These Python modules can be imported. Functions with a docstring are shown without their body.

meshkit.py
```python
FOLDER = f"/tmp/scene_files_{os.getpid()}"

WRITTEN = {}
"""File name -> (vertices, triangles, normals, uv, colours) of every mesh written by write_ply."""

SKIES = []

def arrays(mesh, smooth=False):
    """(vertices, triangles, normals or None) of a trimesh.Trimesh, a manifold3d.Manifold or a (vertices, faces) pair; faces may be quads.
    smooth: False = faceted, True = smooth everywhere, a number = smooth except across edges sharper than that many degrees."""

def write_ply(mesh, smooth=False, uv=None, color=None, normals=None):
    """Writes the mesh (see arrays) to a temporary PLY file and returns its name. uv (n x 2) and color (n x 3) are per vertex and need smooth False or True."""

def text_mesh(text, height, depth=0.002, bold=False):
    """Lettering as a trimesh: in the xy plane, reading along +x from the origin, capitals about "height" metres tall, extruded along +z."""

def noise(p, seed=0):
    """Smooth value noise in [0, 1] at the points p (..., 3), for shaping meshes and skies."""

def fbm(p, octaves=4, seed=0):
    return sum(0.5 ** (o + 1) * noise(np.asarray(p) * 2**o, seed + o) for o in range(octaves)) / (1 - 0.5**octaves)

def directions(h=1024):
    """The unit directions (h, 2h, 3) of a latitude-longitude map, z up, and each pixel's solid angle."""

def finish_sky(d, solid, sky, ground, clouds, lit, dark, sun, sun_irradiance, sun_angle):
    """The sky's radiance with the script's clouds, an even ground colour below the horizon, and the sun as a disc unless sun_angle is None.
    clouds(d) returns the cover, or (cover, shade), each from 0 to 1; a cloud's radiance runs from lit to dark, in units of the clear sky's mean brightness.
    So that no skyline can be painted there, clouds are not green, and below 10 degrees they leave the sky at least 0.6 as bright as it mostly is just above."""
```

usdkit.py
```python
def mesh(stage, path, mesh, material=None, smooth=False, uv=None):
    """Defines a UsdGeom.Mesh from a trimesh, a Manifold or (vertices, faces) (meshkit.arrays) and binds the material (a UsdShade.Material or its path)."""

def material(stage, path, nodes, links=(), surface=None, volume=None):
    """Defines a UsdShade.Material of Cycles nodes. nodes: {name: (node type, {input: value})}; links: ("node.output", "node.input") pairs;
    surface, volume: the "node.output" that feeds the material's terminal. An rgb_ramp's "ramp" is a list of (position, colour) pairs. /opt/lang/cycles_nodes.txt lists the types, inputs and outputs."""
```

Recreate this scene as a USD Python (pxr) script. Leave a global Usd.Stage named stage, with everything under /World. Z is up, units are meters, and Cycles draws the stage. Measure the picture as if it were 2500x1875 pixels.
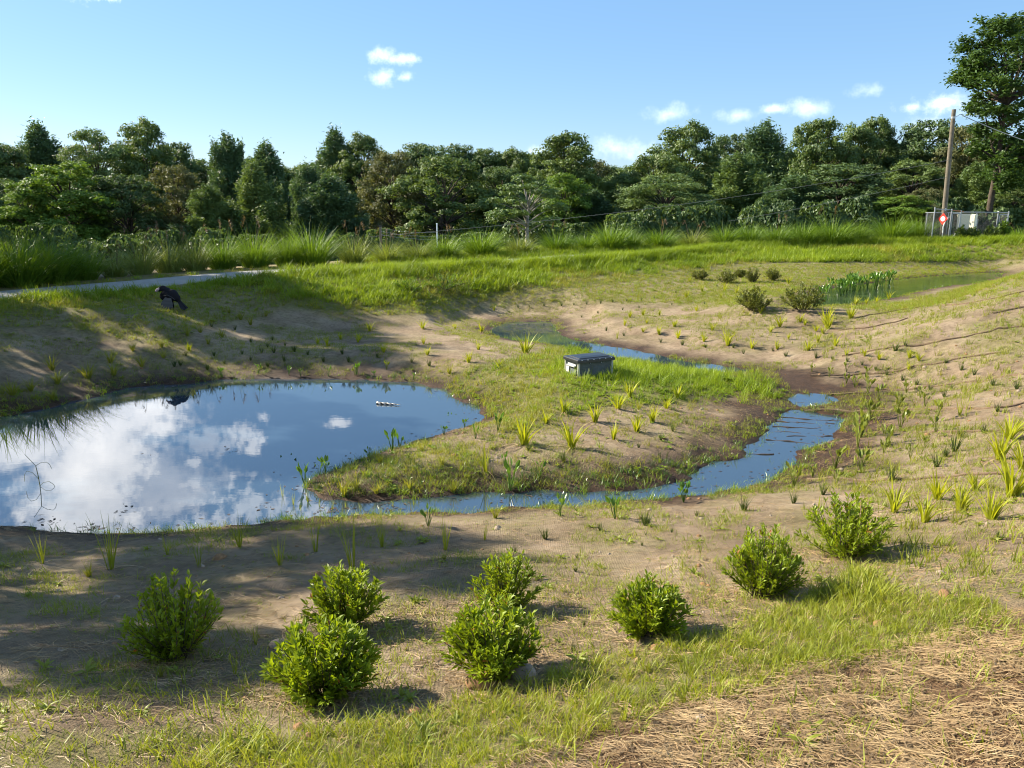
import math, random
import numpy as np, trimesh, shapely, manifold3d as m3
from scipy.interpolate import RBFInterpolator, RegularGridInterpolator
from shapely.geometry import Polygon, Point
import usdkit, meshkit
from pxr import Usd, UsdGeom, UsdLux, UsdShade, Gf, Sdf, Vt

stage = Usd.Stage.CreateInMemory()
UsdGeom.SetStageUpAxis(stage, 'Z'); UsdGeom.SetStageMetersPerUnit(stage, 1.0)
UsdGeom.Xform.Define(stage, '/World'); UsdGeom.Scope.Define(stage, '/World/Looks')

# ------------------------------------------------------------------ camera, sky, sun
W, H, F = 2500.0, 1875.0, 1878.0            # the photograph's pixels; all pixel positions below are in them
CAM = np.array([0.0, 0.0, 4.0]); HORIZON = 505.0
PITCH = math.atan((H / 2 - HORIZON) / F)
cam = UsdGeom.Camera.Define(stage, '/World/camera')
cam.CreateHorizontalApertureAttr(36.0); cam.CreateVerticalApertureAttr(27.0)
cam.CreateFocalLengthAttr(36.0 * F / W); cam.CreateClippingRangeAttr(Gf.Vec2f(0.05, 5000))
cam.AddTranslateOp().Set(Gf.Vec3d(*CAM)); cam.AddRotateXOp().Set(90.0 - math.degrees(PITCH))
cam.CreateExposureAttr(1.68)
SUN_EL = math.radians(31.0); SUN_AZ = math.atan2(-0.92, 0.38)
SUN = np.array([math.sin(SUN_AZ) * math.cos(SUN_EL), math.cos(SUN_AZ) * math.cos(SUN_EL), math.sin(SUN_EL)])
SKY_STRENGTH, SUN_INTENSITY = 0.06, 1.25

def ray(px, py):
    u, v = (np.asarray(px, float) - W / 2) / F, (H / 2 - np.asarray(py, float)) / F
    c, s = math.cos(PITCH), math.sin(PITCH)
    return np.stack([u, c + v * s, -s + v * c], -1)
def project(p):
    d = np.asarray(p, float) - CAM; c, s = math.cos(PITCH), math.sin(PITCH)
    f = d[..., 1] * c - d[..., 2] * s; v = d[..., 1] * s + d[..., 2] * c; f = np.maximum(f, 1e-3)
    return np.stack([W / 2 + F * d[..., 0] / f, H / 2 - F * v / f], -1)
def at_z(px, py, z):
    r = ray(px, py); return CAM + r * ((z - CAM[2]) / r[..., 2])[..., None]
def at_d(px, py, d):
    r = ray(px, py); return CAM + r * (d / r[..., 1])[..., None]

def mat(name, nodes, links, surface, volume=None):
    return usdkit.material(stage, '/World/Looks/' + name, nodes, links, surface, volume)

# sky: clouds are centred in azimuth and elevation (degrees); each (az, el, half width, half height, edge noise, density)
def azel(px, py, mirrored=False):
    r = ray(px, py); r = r / np.linalg.norm(r)
    if mirrored: r[2] = -r[2]
    return math.degrees(math.atan2(r[0], r[1])), math.degrees(math.asin(r[2]))
CLOUDS = [(*azel(925, 135), 1.1, .55, 1.3, .42), (*azel(985, 145), 1.3, .35, 1.3, .45), (*azel(935, 190), 1.0, .65, 1.3, .42), (*azel(990, 190), .7, .3, 1.3, .35),
          (*azel(2125, 222), 1.5, .6, .8, .5), (*azel(2310, 250), 3.2, .9, 1.1, .75), (*azel(2230, 262), 1.6, .5, 1.0, .7), (*azel(1890, 268), 1.2, .35, .9, .5), (*azel(1980, 262), 1.6, .6, .8, .4),
          (*azel(1640, 278), 1.8, .6, .8, .35), (*azel(1800, 282), 1.8, .5, .8, .35), (*azel(1500, 368), 2.8, 1.0, .9, .4), (*azel(1320, 375), 1.5, .7, .9, .6), (*azel(2250, 320), 2.2, 1.2, .8, .4),
          (*azel(230, 1040, 1), 8.0, 2.2, .5, .85), (*azel(235, 1140, 1), 5.5, 3.6, .5, .92), (*azel(215, 1235, 1), 4.8, 3.4, .5, .92), (*azel(60, 1090, 1), 5.0, 1.8, .5, .92), (*azel(-120, 1100, 1), 6, 2.4, 1, .85),
          (*azel(380, 1180, 1), 5.5, 3.2, .5, .45), (*azel(240, 1015, 1), 3.4, .8, 1, .7), (*azel(600, 1060, 1), 1.6, 1.5, 1.2, .6), (*azel(460, 1130, 1), 1.6, .8, 1.1, .7), (*azel(500, 1080, 1), 3.4, 1.6, 1.2, .35), (*azel(465, 1180, 1), 1.2, .6, 1, .6), (*azel(830, 1033, 1), 1.2, .45, .8, .65), (*azel(340, 1190, 1), 1.0, .5, 1, .5),
          (*azel(620, 1330, 1), 8, 4, 1.3, .5), (-70, 28, 16, 5, 1.4, .8), (-48, 40, 12, 5, 1.4, .8), (40, 42, 14, 5, 1.4, .7), (80, 25, 16, 4, 1.3, .7), (120, 35, 18, 6, 1.4, .8), (170, 22, 20, 5, 1.4, .75), (-120, 30, 16, 5, 1.4, .7), (-150, 45, 14, 6, 1.4, .7)]
N = {'geo': ('geometry', {}), 'sep': ('separate_xyz', {}), 'at': ('math', {'math_type': 'arctan2'}), 'as': ('math', {'math_type': 'arcsine'}),
     'az': ('math', {'math_type': 'multiply', 'value2': 57.29578}), 'el': ('math', {'math_type': 'multiply', 'value2': 57.29578}),
     'n1': ('noise_texture', {'scale': 55.0, 'detail': 8.0, 'roughness': .62}), 'n2': ('noise_texture', {'scale': 13.0, 'detail': 5.0, 'roughness': .55}),
     'nmix': ('math', {'math_type': 'multiply_add', 'value2': 2.6, 'value3': -1.3}), 'nz': ('math', {'math_type': 'multiply_add', 'value2': 2.0, 'value3': -1.0}), 'nsum': ('math', {'math_type': 'add'}),
     'sky': ('sky_texture', {'sky_type': 'single_scattering', 'sun_disc': False, 'sun_elevation': SUN_EL, 'sun_rotation': SUN_AZ, 'altitude': 300.0, 'air_density': 1.0, 'aerosol_density': .35, 'ozone_density': 1.6}),
     'shade': ('rgb_ramp', {'ramp': [(.3, (8.0, 8.8, 10.0)), (.65, (15.5, 15.5, 15.5))]}), 'mix': ('mix_color', {'use_clamp': False}), 'sat': ('hsv', {'saturation': 1.2, 'value': 1.0}), 'even': ('mix_color', {'fac': .55, 'b': (1.7, 3.1, 5.2), 'use_clamp': False}), 'bg': ('background_shader', {'strength': SKY_STRENGTH})}
L = [('geo.position', 'sep.vector'), ('sep.x', 'at.value1'), ('sep.y', 'at.value2'), ('sep.z', 'as.value1'), ('at.value', 'az.value1'), ('as.value', 'el.value1'),
     ('geo.position', 'n1.vector'), ('geo.position', 'n2.vector'), ('n1.fac', 'nmix.value1'), ('n2.fac', 'nz.value1'), ('nmix.value', 'nsum.value1'), ('nz.value', 'nsum.value2'),
     ('n2.fac', 'shade.fac'), ('sky.color', 'sat.color'), ('sat.color', 'even.a'), ('even.result', 'mix.a'), ('shade.color', 'mix.b'), ('mix.result', 'bg.color')]
prev = None
for i, (a, e, sa, se, nz, den) in enumerate(CLOUDS):
    k = f'c{i}'
    N |= {k + 'a': ('math', {'math_type': 'multiply_add', 'value2': 1 / sa, 'value3': -a / sa}), k + 'e': ('math', {'math_type': 'multiply_add', 'value2': 1 / se, 'value3': -e / se}),
          k + 'v': ('combine_xyz', {}), k + 'l': ('vector_math', {'math_type': 'length'}), k + 'n': ('math', {'math_type': 'multiply_add', 'value2': nz, 'value3': 1.0}), k + 'd': ('math', {'math_type': 'subtract'}),
          k + 'm': ('map_range', {'range_type': 'smoothstep', 'from_min': -.05, 'from_max': 1.7 if e < 13 else .6, 'to_min': 0.0, 'to_max': den * (.85 if e < 13 else 1.0), 'clamp': True})}
    L += [('az.value', k + 'a.value1'), ('el.value', k + 'e.value1'), (k + 'a.value', k + 'v.x'), (k + 'e.value', k + 'v.y'), (k + 'v.vector', k + 'l.vector1'), ('nsum.value', k + 'n.value1'),
          (k + 'n.value', k + 'd.value1'), (k + 'l.value', k + 'd.value2'), (k + 'd.value', k + 'm.value')]
    if prev is None: prev = k + 'm.result'
    else:
        N[k + 'x'] = ('math', {'math_type': 'maximum'}); L += [(prev, k + 'x.value1'), (k + 'm.result', k + 'x.value2')]; prev = k + 'x.value'
L.append((prev, 'mix.fac'))
dome = UsdLux.DomeLight.Define(stage, '/World/sky')
UsdShade.MaterialBindingAPI.Apply(dome.GetPrim()).Bind(mat('sky_light', N, L, 'bg.background'))
sun = UsdLux.DistantLight.Define(stage, '/World/sun')
sun.CreateNormalizeAttr(True); sun.CreateIntensityAttr(SUN_INTENSITY); sun.CreateAngleAttr(0.53); sun.CreateColorAttr(Gf.Vec3f(1.0, .90, .74))
sun.AddTransformOp().Set(Gf.Matrix4d().SetRotate(Gf.Rotation(Gf.Vec3d(0, 0, -1), Gf.Vec3d(*(-SUN)))))

# ------------------------------------------------------------------ helpers
used = {}
def numbered(name, parent):
    k = (str(parent), name); n = used.get(k, 0); used[k] = n + 1
    return f'{parent}/{name}' if n == 0 else f'{parent}/{name}_{n:03d}'
def tag(prim, label=None, cat=None, group=None, kind=None):
    p = prim.GetPrim() if hasattr(prim, 'GetPrim') else prim
    for k, v in (('label', label), ('category', cat), ('group', group), ('kind', kind)):
        if v: p.SetCustomDataByKey(k, v)
    return p
def path_of(parent): return '/World' if parent is None else str(parent.GetPath())
def obj(name, mesh, material, parent=None, smooth=False, **kw):
    m = usdkit.mesh(stage, numbered(name, path_of(parent)), mesh, material, smooth)
    tag(m, **kw); return m.GetPrim()
def thing(name, loc=(0, 0, 0), rz=0.0, scale=None, ref=None, **kw):
    x = UsdGeom.Xform.Define(stage, numbered(name, '/World'))
    x.AddTranslateOp().Set(Gf.Vec3d(*map(float, loc)))
    if rz: x.AddRotateZOp().Set(math.degrees(rz))
    if scale is not None: x.AddScaleOp().Set(Gf.Vec3f(*map(float, np.broadcast_to(scale, 3))))
    if ref is not None:
        x.GetPrim().GetReferences().AddInternalReference(ref.GetPath()); x.GetPrim().SetInstanceable(True)
    return tag(x, **kw)
stage.CreateClassPrim('/World/class_plants')
def cls(name):
    return stage.CreateClassPrim(f'/World/class_plants/{name}')
def primvar(prim, name, values):
    UsdGeom.PrimvarsAPI(prim).CreatePrimvar(name, Sdf.ValueTypeNames.FloatArray, 'vertex').Set(Vt.FloatArray.FromNumpy(np.asarray(values, np.float32)))
def scatter(name, protos, pos, yaw, scale, idx, tilt=None, **kw):
    """Uncountable stuff: one PointInstancer. protos: list of (mesh, material)."""
    pi = UsdGeom.PointInstancer.Define(stage, numbered(name, '/World')); rel = pi.CreatePrototypesRel()
    for i, (me, ma) in enumerate(protos):
        pr = usdkit.mesh(stage, f'{pi.GetPath()}/source_{i:03d}', me, ma); rel.AddTarget(pr.GetPath())
    n = len(pos); yaw = np.asarray(yaw); q = np.zeros((n, 4)); q[:, 0] = np.cos(yaw / 2); q[:, 3] = np.sin(yaw / 2)
    if tilt is not None:                                   # quaternion that first spins about z, then leans the up axis onto tilt
        up = tilt / np.linalg.norm(tilt, axis=1, keepdims=True); ax = np.cross([0, 0, 1.0], up); w = 1 + up[:, 2]
        t = np.column_stack([w, ax]); t /= np.linalg.norm(t, axis=1, keepdims=True)
        a, b = t, q; q = np.column_stack([a[:, 0] * b[:, 0] - (a[:, 1:] * b[:, 1:]).sum(1), a[:, :1] * b[:, 1:] + b[:, :1] * a[:, 1:] + np.cross(a[:, 1:], b[:, 1:])])
    pi.CreatePositionsAttr(Vt.Vec3fArray.FromNumpy(np.asarray(pos, np.float32)))
    pi.CreateOrientationsAttr(Vt.QuathArray([Gf.Quath(*map(float, r)) for r in q]))
    s = np.asarray(scale, np.float32); s = np.repeat(s[:, None], 3, 1) if s.ndim == 1 else s
    pi.CreateScalesAttr(Vt.Vec3fArray.FromNumpy(s.astype(np.float32))); pi.CreateProtoIndicesAttr(Vt.IntArray.FromNumpy(np.asarray(idx, np.int32)))
    tag(pi, kind='stuff', **kw); return pi

class MB:
    """Collects triangles."""
    def __init__(s): s.v, s.f, s.n = [], [], 0
    def add(s, v, f):
        v, f = np.asarray(v, float), np.asarray(f, int)
        if f.shape[1] == 4: f = np.vstack([f[:, [0, 1, 2]], f[:, [0, 2, 3]]])
        s.v.append(v); s.f.append(f + s.n); s.n += len(v); return s
    def mesh(s, m): return s.add(m.vertices, m.faces)
    def get(s): return np.vstack(s.v), np.vstack(s.f)
    def box(s, c, size, R=None):
        m = trimesh.creation.box(size); v = m.vertices if R is None else m.vertices @ np.asarray(R).T
        return s.add(v + np.asarray(c), m.faces)
    def tube(s, pts, r, sides=6, cap=True):
        p = np.asarray(pts, float); r = np.broadcast_to(np.asarray(r, float), (len(p),)); t = np.gradient(p, axis=0); t /= np.linalg.norm(t, axis=1, keepdims=True) + 1e-12
        a = np.cross(t, np.where(np.abs(t[:, 2:]) < .9, [0, 0, 1.0], [1.0, 0, 0])); a /= np.linalg.norm(a, axis=1, keepdims=True) + 1e-12; b = np.cross(t, a)
        ang = np.arange(sides) * 2 * np.pi / sides
        v = (p[:, None] + r[:, None, None] * (np.cos(ang)[None, :, None] * a[:, None] + np.sin(ang)[None, :, None] * b[:, None])).reshape(-1, 3)
        i, j = np.meshgrid(np.arange(len(p) - 1), np.arange(sides), indexing='ij'); k = (j + 1) % sides
        q = np.stack([i * sides + j, i * sides + k, (i + 1) * sides + k, (i + 1) * sides + j], -1).reshape(-1, 4)
        f = [q[:, [0, 1, 2]], q[:, [0, 2, 3]]]
        if cap:
            v = np.vstack([v, p[:1], p[-1:]]); e = (len(p) - 1) * sides; m = np.arange(sides)
            f += [np.column_stack([np.full(sides, len(v) - 2), (m + 1) % sides, m]), np.column_stack([np.full(sides, len(v) - 1), e + m, e + (m + 1) % sides])]
        return s.add(v, np.vstack(f))

def unit(v): return v / (np.linalg.norm(v, axis=-1, keepdims=True) + 1e-12)
def blades(base, lean, length, width, bend, rng, seg=3, face=None):
    """Grass blades: base (n,3), lean (n,3) start directions, bent outwards under their weight. A strip of seg quads, the last a tip."""
    n = len(base); t = np.linspace(0, 1, seg + 1); lean = unit(lean); hor = lean * [1, 1, 0]; hor = unit(hor + 1e-6)
    length = np.broadcast_to(length, n); width = np.broadcast_to(width, n); bend = np.broadcast_to(bend, n)
    c = base[:, None] + length[:, None, None] * (lean[:, None] * t[None, :, None] + (hor * bend[:, None])[:, None] * (t ** 2)[None, :, None] - np.array([0, 0, 1.0]) * (bend * .75)[:, None, None] * (t ** 2.4)[None, :, None])
    side = np.cross(hor, [0, 0, 1.0]); tw = rng.uniform(-1.2, 1.2, n); side = side * np.cos(tw)[:, None] + hor * np.sin(tw)[:, None]
    wd = width[:, None] * (1 - .92 * t[None] ** 1.6) * .5
    v = np.stack([c - side[:, None] * wd[..., None], c + side[:, None] * wd[..., None]], 2).reshape(n, -1, 3)
    q = np.array([[2 * i, 2 * i + 1, 2 * i + 3, 2 * i + 2] for i in range(seg)])
    tri = np.vstack([q[:, [0, 1, 2]], q[:, [0, 2, 3]]]); m = 2 * (seg + 1)
    return v.reshape(-1, 3), (tri[None] + (np.arange(n) * m)[:, None, None]).reshape(-1, 3)
def leaves(base, direction, normal, length, width, fold=.25, tip_droop=.15):
    """Pointed leaves with a folded midrib: 6 vertices, 6 triangles... base (n,3)."""
    n = len(base); d = unit(direction); s = unit(np.cross(d, normal)); nn = np.cross(s, d); length = np.broadcast_to(length, n)[:, None]; width = np.broadcast_to(width, n)[:, None]
    m1 = base + d * length * .45 - nn * 0; tip = base + d * length - nn * length * tip_droop
    l1 = base + d * length * .38 + s * width * .5 + nn * width * fold; r1 = base + d * length * .38 - s * width * .5 + nn * width * fold
    l2 = base + d * length * .72 + s * width * .36 + nn * (width * fold * .6 - length * tip_droop * .4); r2 = base + d * length * .72 - s * width * .36 + nn * (width * fold * .6 - length * tip_droop * .4)
    v = np.stack([base, l1, r1, m1, l2, r2, tip], 1).reshape(-1, 3)
    tri = np.array([[0, 3, 1], [0, 2, 3], [1, 3, 4], [3, 2, 5], [3, 6, 4], [3, 5, 6]])
    return v, (tri[None] + (np.arange(n) * 7)[:, None, None]).reshape(-1, 3)
def diamonds(c, d, nrm, ln, wd):
    """Small folded leaf clumps: 4 vertices, 2 triangles each."""
    d = unit(d); s = unit(np.cross(d, nrm)); nn = np.cross(s, d); n = len(c); ln = np.broadcast_to(ln, n)[:, None]; wd = np.broadcast_to(wd, n)[:, None]
    v = np.stack([c - d * ln * .5, c + s * wd * .5 + nn * wd * .18, c + d * ln * .5, c - s * wd * .5 + nn * wd * .18], 1).reshape(-1, 3)
    return v, (np.array([[0, 1, 2], [0, 2, 3]])[None] + (np.arange(n) * 4)[:, None, None]).reshape(-1, 3)
def rdir(rng, n): return unit(rng.normal(size=(n, 3)))
def hull(pts, r, seg=20):
    return m3.Manifold.batch_hull([m3.Manifold.sphere(float(b), seg).translate(tuple(map(float, a))) for a, b in zip(pts, r)])
def rbox(size, r=.01, c=(0, 0, 0)):
    x, y, z = np.asarray(size) / 2 - r
    return hull([(i * x + c[0], j * y + c[1], k * z + c[2]) for i in (-1, 1) for j in (-1, 1) for k in (-1, 1)], [r] * 8, 8)

# ------------------------------------------------------------------ materials
def leaf_mat(name, dark, light, trans=.35, scale=3.0, rough=.5, spec=.3, yellow=None):
    """Foliage: tone varies from leaf to leaf and over patches; part of the light passes through."""
    n = {'geo': ('geometry', {}), 'no': ('noise_texture', {'scale': scale, 'detail': 3.0}), 'ad': ('math', {'math_type': 'multiply_add', 'value2': .55, 'value3': .0}), 'ad2': ('math', {'math_type': 'multiply_add', 'value2': .9, 'value3': -.05}), 'sm': ('math', {'math_type': 'add'}),
         'r': ('rgb_ramp', {'ramp': [(.15, dark), (.85, light)] + ([(1.0, yellow)] if yellow else [])}),
         'p': ('principled_bsdf', {'roughness': rough, 'specular_ior_level': spec}), 'tc': ('mix_color', {'blend_type': 'multiply', 'fac': 1.0, 'b': (1.25, 1.15, .45)}), 't': ('translucent_bsdf', {}), 'm': ('mix_closure', {'fac': trans})}
    l = [('geo.position', 'no.vector'), ('no.fac', 'ad2.value1'), ('geo.random_per_island', 'ad.value1'), ('ad.value', 'sm.value1'), ('ad2.value', 'sm.value2'), ('sm.value', 'r.fac'),
         ('r.color', 'p.base_color'), ('r.color', 'tc.a'), ('tc.result', 't.color'), ('p.BSDF', 'm.closure1'), ('t.BSDF', 'm.closure2')]
    return mat(name, n, l, 'm.closure')
def plain(name, color, rough=.5, metallic=0.0, vary=.15, scale=12.0, spec=.5, bump=0.0):
    c = np.asarray(color)
    n = {'geo': ('geometry', {}), 'no': ('noise_texture', {'scale': scale, 'detail': 5.0, 'roughness': .65}), 'r': ('rgb_ramp', {'ramp': [(.3, tuple(c * (1 - vary))), (.7, tuple(np.minimum(c * (1 + vary), .95)))]}),
         'p': ('principled_bsdf', {'roughness': rough, 'metallic': metallic, 'specular_ior_level': spec})}
    l = [('geo.position', 'no.vector'), ('no.fac', 'r.fac'), ('r.color', 'p.base_color')]
    if bump: n['b'] = ('bump', {'strength': 1.0, 'distance': bump}); l += [('no.fac', 'b.height'), ('b.normal', 'p.normal')]
    return mat(name, n, l, 'p.BSDF')
M = {
 'grass_bright': leaf_mat('grass_bright', (.125, .20, .010), (.31, .41, .028), .42, .5, yellow=(.34, .40, .04)),
 'grass_yellow': leaf_mat('grass_yellow', (.16, .18, .02), (.36, .36, .06), .42, .8, yellow=(.26, .20, .07)),
 'grass_near': leaf_mat('grass_near', (.16, .20, .014), (.38, .41, .05), .42, 1.5, yellow=(.24, .21, .06)),
 'sprout': leaf_mat('sprout', (.15, .19, .02), (.32, .35, .05), .4, 1.2, yellow=(.22, .20, .06)),
 'straw': leaf_mat('straw', (.20, .125, .062), (.56, .42, .22), .1, 8.0, yellow=(.62, .48, .26)),
 'rush': leaf_mat('rush', (.035, .06, .015), (.10, .13, .03), .3, 4.0),
 'iris': leaf_mat('iris', (.22, .26, .012), (.45, .47, .03), .45, 3.0, yellow=(.34, .32, .05)),
 'pickerel': leaf_mat('pickerel', (.05, .13, .015), (.14, .24, .03), .35, 3.0, .3, .5),
 'pickerel_pale': leaf_mat('pickerel_pale', (.11, .15, .02), (.24, .27, .05), .35, 3.0, .4, .4, yellow=(.38, .34, .16)),
 'shrub_leaf': leaf_mat('shrub_leaf', (.11, .17, .006), (.36, .45, .03), .45, 5.0, .48, .32, yellow=(.36, .42, .05)),
 'shrub_dry': leaf_mat('shrub_dry', (.22, .07, .02), (.30, .14, .03), .3, 9.0),
 'olive_leaf': leaf_mat('olive_leaf', (.08, .10, .02), (.22, .25, .06), .3, 4.0),
 'misc': leaf_mat('ornamental_grass', (.06, .13, .010), (.21, .32, .03), .35, .6, yellow=(.19, .21, .05)),
 'misc_pale': leaf_mat('ornamental_grass_pale', (.11, .16, .03), (.31, .36, .10), .35, .6, yellow=(.26, .25, .10)),
 'plume': leaf_mat('grass_plume', (.12, .08, .05), (.24, .17, .11), .3, 2.0),
 'oak': leaf_mat('tree_leaf', (.055, .095, .024), (.19, .27, .075), .3, .35),
 'oak_dark': leaf_mat('tree_leaf_dark', (.04, .078, .028), (.15, .225, .075), .28, .35),
 'oak_brown': leaf_mat('tree_leaf_brown', (.065, .078, .028), (.19, .20, .075), .28, .35),
 'maple': leaf_mat('tree_leaf_light', (.07, .14, .016), (.20, .31, .05), .34, .35),
 'pine': leaf_mat('pine_needles', (.05, .10, .045), (.16, .25, .10), .22, .35),
 'pine_light': leaf_mat('pine_needles_light', (.065, .12, .036), (.21, .29, .09), .25, .35),
 'locust': leaf_mat('locust_leaf', (0.0285, 0.0665, 0.0152), (0.0978, 0.1725, 0.0391), .32, .5),
 'bark': plain('bark', (.06, .047, .035), .9, 0, .35, 6.0, .2, .02),
 'stem': plain('stem', (.06, .045, .025), .8), 'reed_stem': plain('reed_stem', (.09, .10, .03), .6),
 'galv': plain('galvanised_steel', (.33, .345, .35), .42, .6, .12, 20), 'pole': plain('weathered_pole', (.125, .108, .082), .85, 0, .3, 5, .2, .01),
 'wire': plain('wire', (.16, .165, .165), .5, .3), 'cable': plain('cable', (.10, .10, .09), .6), 'sign_red': plain('sign_red', (.75, .05, .03), .45, 0, .06), 'white': plain('white_paint', (.80, .80, .78), .5, 0, .04),
 'cream': plain('cream_paint', (.78, .73, .55), .5, 0, .05, 3), 'cabinet_grey': plain('cabinet_grey', (.24, .26, .25), .5), 'rust': plain('rusty_rail', (.28, .12, .05), .8, 0, .3),
 'box_grey': plain('box_grey', (.055, .07, .068), .5, 0, .3, 9, .3), 'box_trim': plain('box_trim', (.28, .29, .25), .5, 0, .06), 'box_lid': plain('box_lid', (.018, .021, .026), .32, 0, .25, 9), 'bolt': plain('bolt', (.55, .56, .56), .35, .8), 'paper': plain('paper', (.5, .5, .48), .7, 0, .03, 30), 'handle': plain('handle_metal', (.45, .47, .47), .3, .2, .05),
 'dark': plain('dark_recess', (.012, .013, .014), .7), 'rock': plain('clay_clod', (.20, .115, .055), .9, 0, .3, 22, .2, .01), 'pale_rock': plain('pale_stone', (.24, .19, .14), .9, 0, .25, 20, .2, .01), 'wood_pale': plain('driftwood', (.60, .55, .48), .7, 0, .3, 30), 'wood_dark': plain('wet_wood', (.03, .025, .02), .5),
 'feather': plain('dark_feather', (.006, .006, .008), .8, 0, .4, 40, .12), 'skin': plain('bare_head', (.30, .21, .22), .6, 0, .15, 60), 'bird_leg': plain('bird_leg', (.16, .11, .10), .6), 'hill': plain('far_forest', (.03, .055, .06), .95, 0, .2, .02),
}
M['bar_feather'] = mat('barred_feather', {'tc': ('texture_coordinate', {}), 'w': ('wave_texture', {'wave_type': 'bands', 'bands_direction': 'z', 'scale': 14.0, 'distortion': 1.2, 'detail': 1.0}), 'r': ('rgb_ramp', {'ramp': [(.35, (.012, .013, .015)), (.6, (.07, .07, .075))]}), 'p': ('principled_bsdf', {'roughness': .6})},
   [('tc.object', 'w.vector'), ('w.fac', 'r.fac'), ('r.color', 'p.base_color')], 'p.BSDF')
M['pale_bark'] = plain('pale_bark', (.22, .20, .17), .9, 0, .2, 6); M['box_scuff'] = plain('box_scuff', (.10, .12, .115), .5, 0, .3, 30); M['concrete'] = plain('path_concrete', (.25, .245, .225), .9, 0, .12, 3.0, .2, .004)

# ------------------------------------------------------------------ terrain
def px_poly(pts, z): return Polygon([tuple(at_z(x, y, z)[:2]) for x, y in pts]).buffer(0)
POND = px_poly([(-650, 1345), (-300, 1318), (0, 1282), (120, 1292), (290, 1305), (420, 1300), (600, 1283), (760, 1272), (900, 1262), (1050, 1252), (1200, 1248), (1350, 1237), (1500, 1226), (1642, 1225), (1705, 1212), (1836, 1195), (1862, 1174), (1929, 1153), (1950, 1132), (1959, 1106), (2005, 1085), (2039, 1064), (2060, 1016), (1971, 1003),
   (1904, 1005), (1895, 1026), (1862, 1068), (1819, 1085), (1828, 1106), (1790, 1117), (1739, 1127), (1676, 1165), (1600, 1183), (1514, 1197), (1378, 1202), (1220, 1202), (1107, 1209), (1016, 1215), (903, 1222), (818, 1224), (768, 1215), (738, 1193), (759, 1170), (813, 1147), (881, 1125), (949, 1102), (1034, 1075), (1093, 1053), (1152, 1044), (1179, 1025), (1179, 998),
   (1129, 980), (1084, 953), (1016, 935), (900, 926), (717, 924), (540, 926), (464, 937), (321, 945), (165, 983), (0, 1021), (-200, 1060), (-650, 1110)], 0)
PUDDLE = px_poly([(1929, 978), (1950, 966), (1985, 962), (2030, 968), (2043, 980), (2000, 984), (1960, 992), (1940, 986)], 0)
STREAM = px_poly([(1193, 806), (1242, 788), (1342, 786), (1362, 818), (1405, 832), (1486, 846), (1559, 857), (1622, 872), (1700, 887), (1800, 899), (1830, 907), (1780, 910), (1700, 903), (1620, 890), (1510, 873), (1405, 850), (1337, 838), (1279, 833), (1224, 822)], 0)
FAR_LEVEL = .8
FAR = px_poly([(1940, 748), (1975, 722), (2005, 710), (2064, 699), (2149, 689), (2212, 680), (2317, 672), (2402, 665), (2450, 664), (2400, 690), (2296, 699), (2225, 714), (2182, 727), (2064, 745)], FAR_LEVEL)
LOW = POND.union(PUDDLE).union(STREAM)
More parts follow.
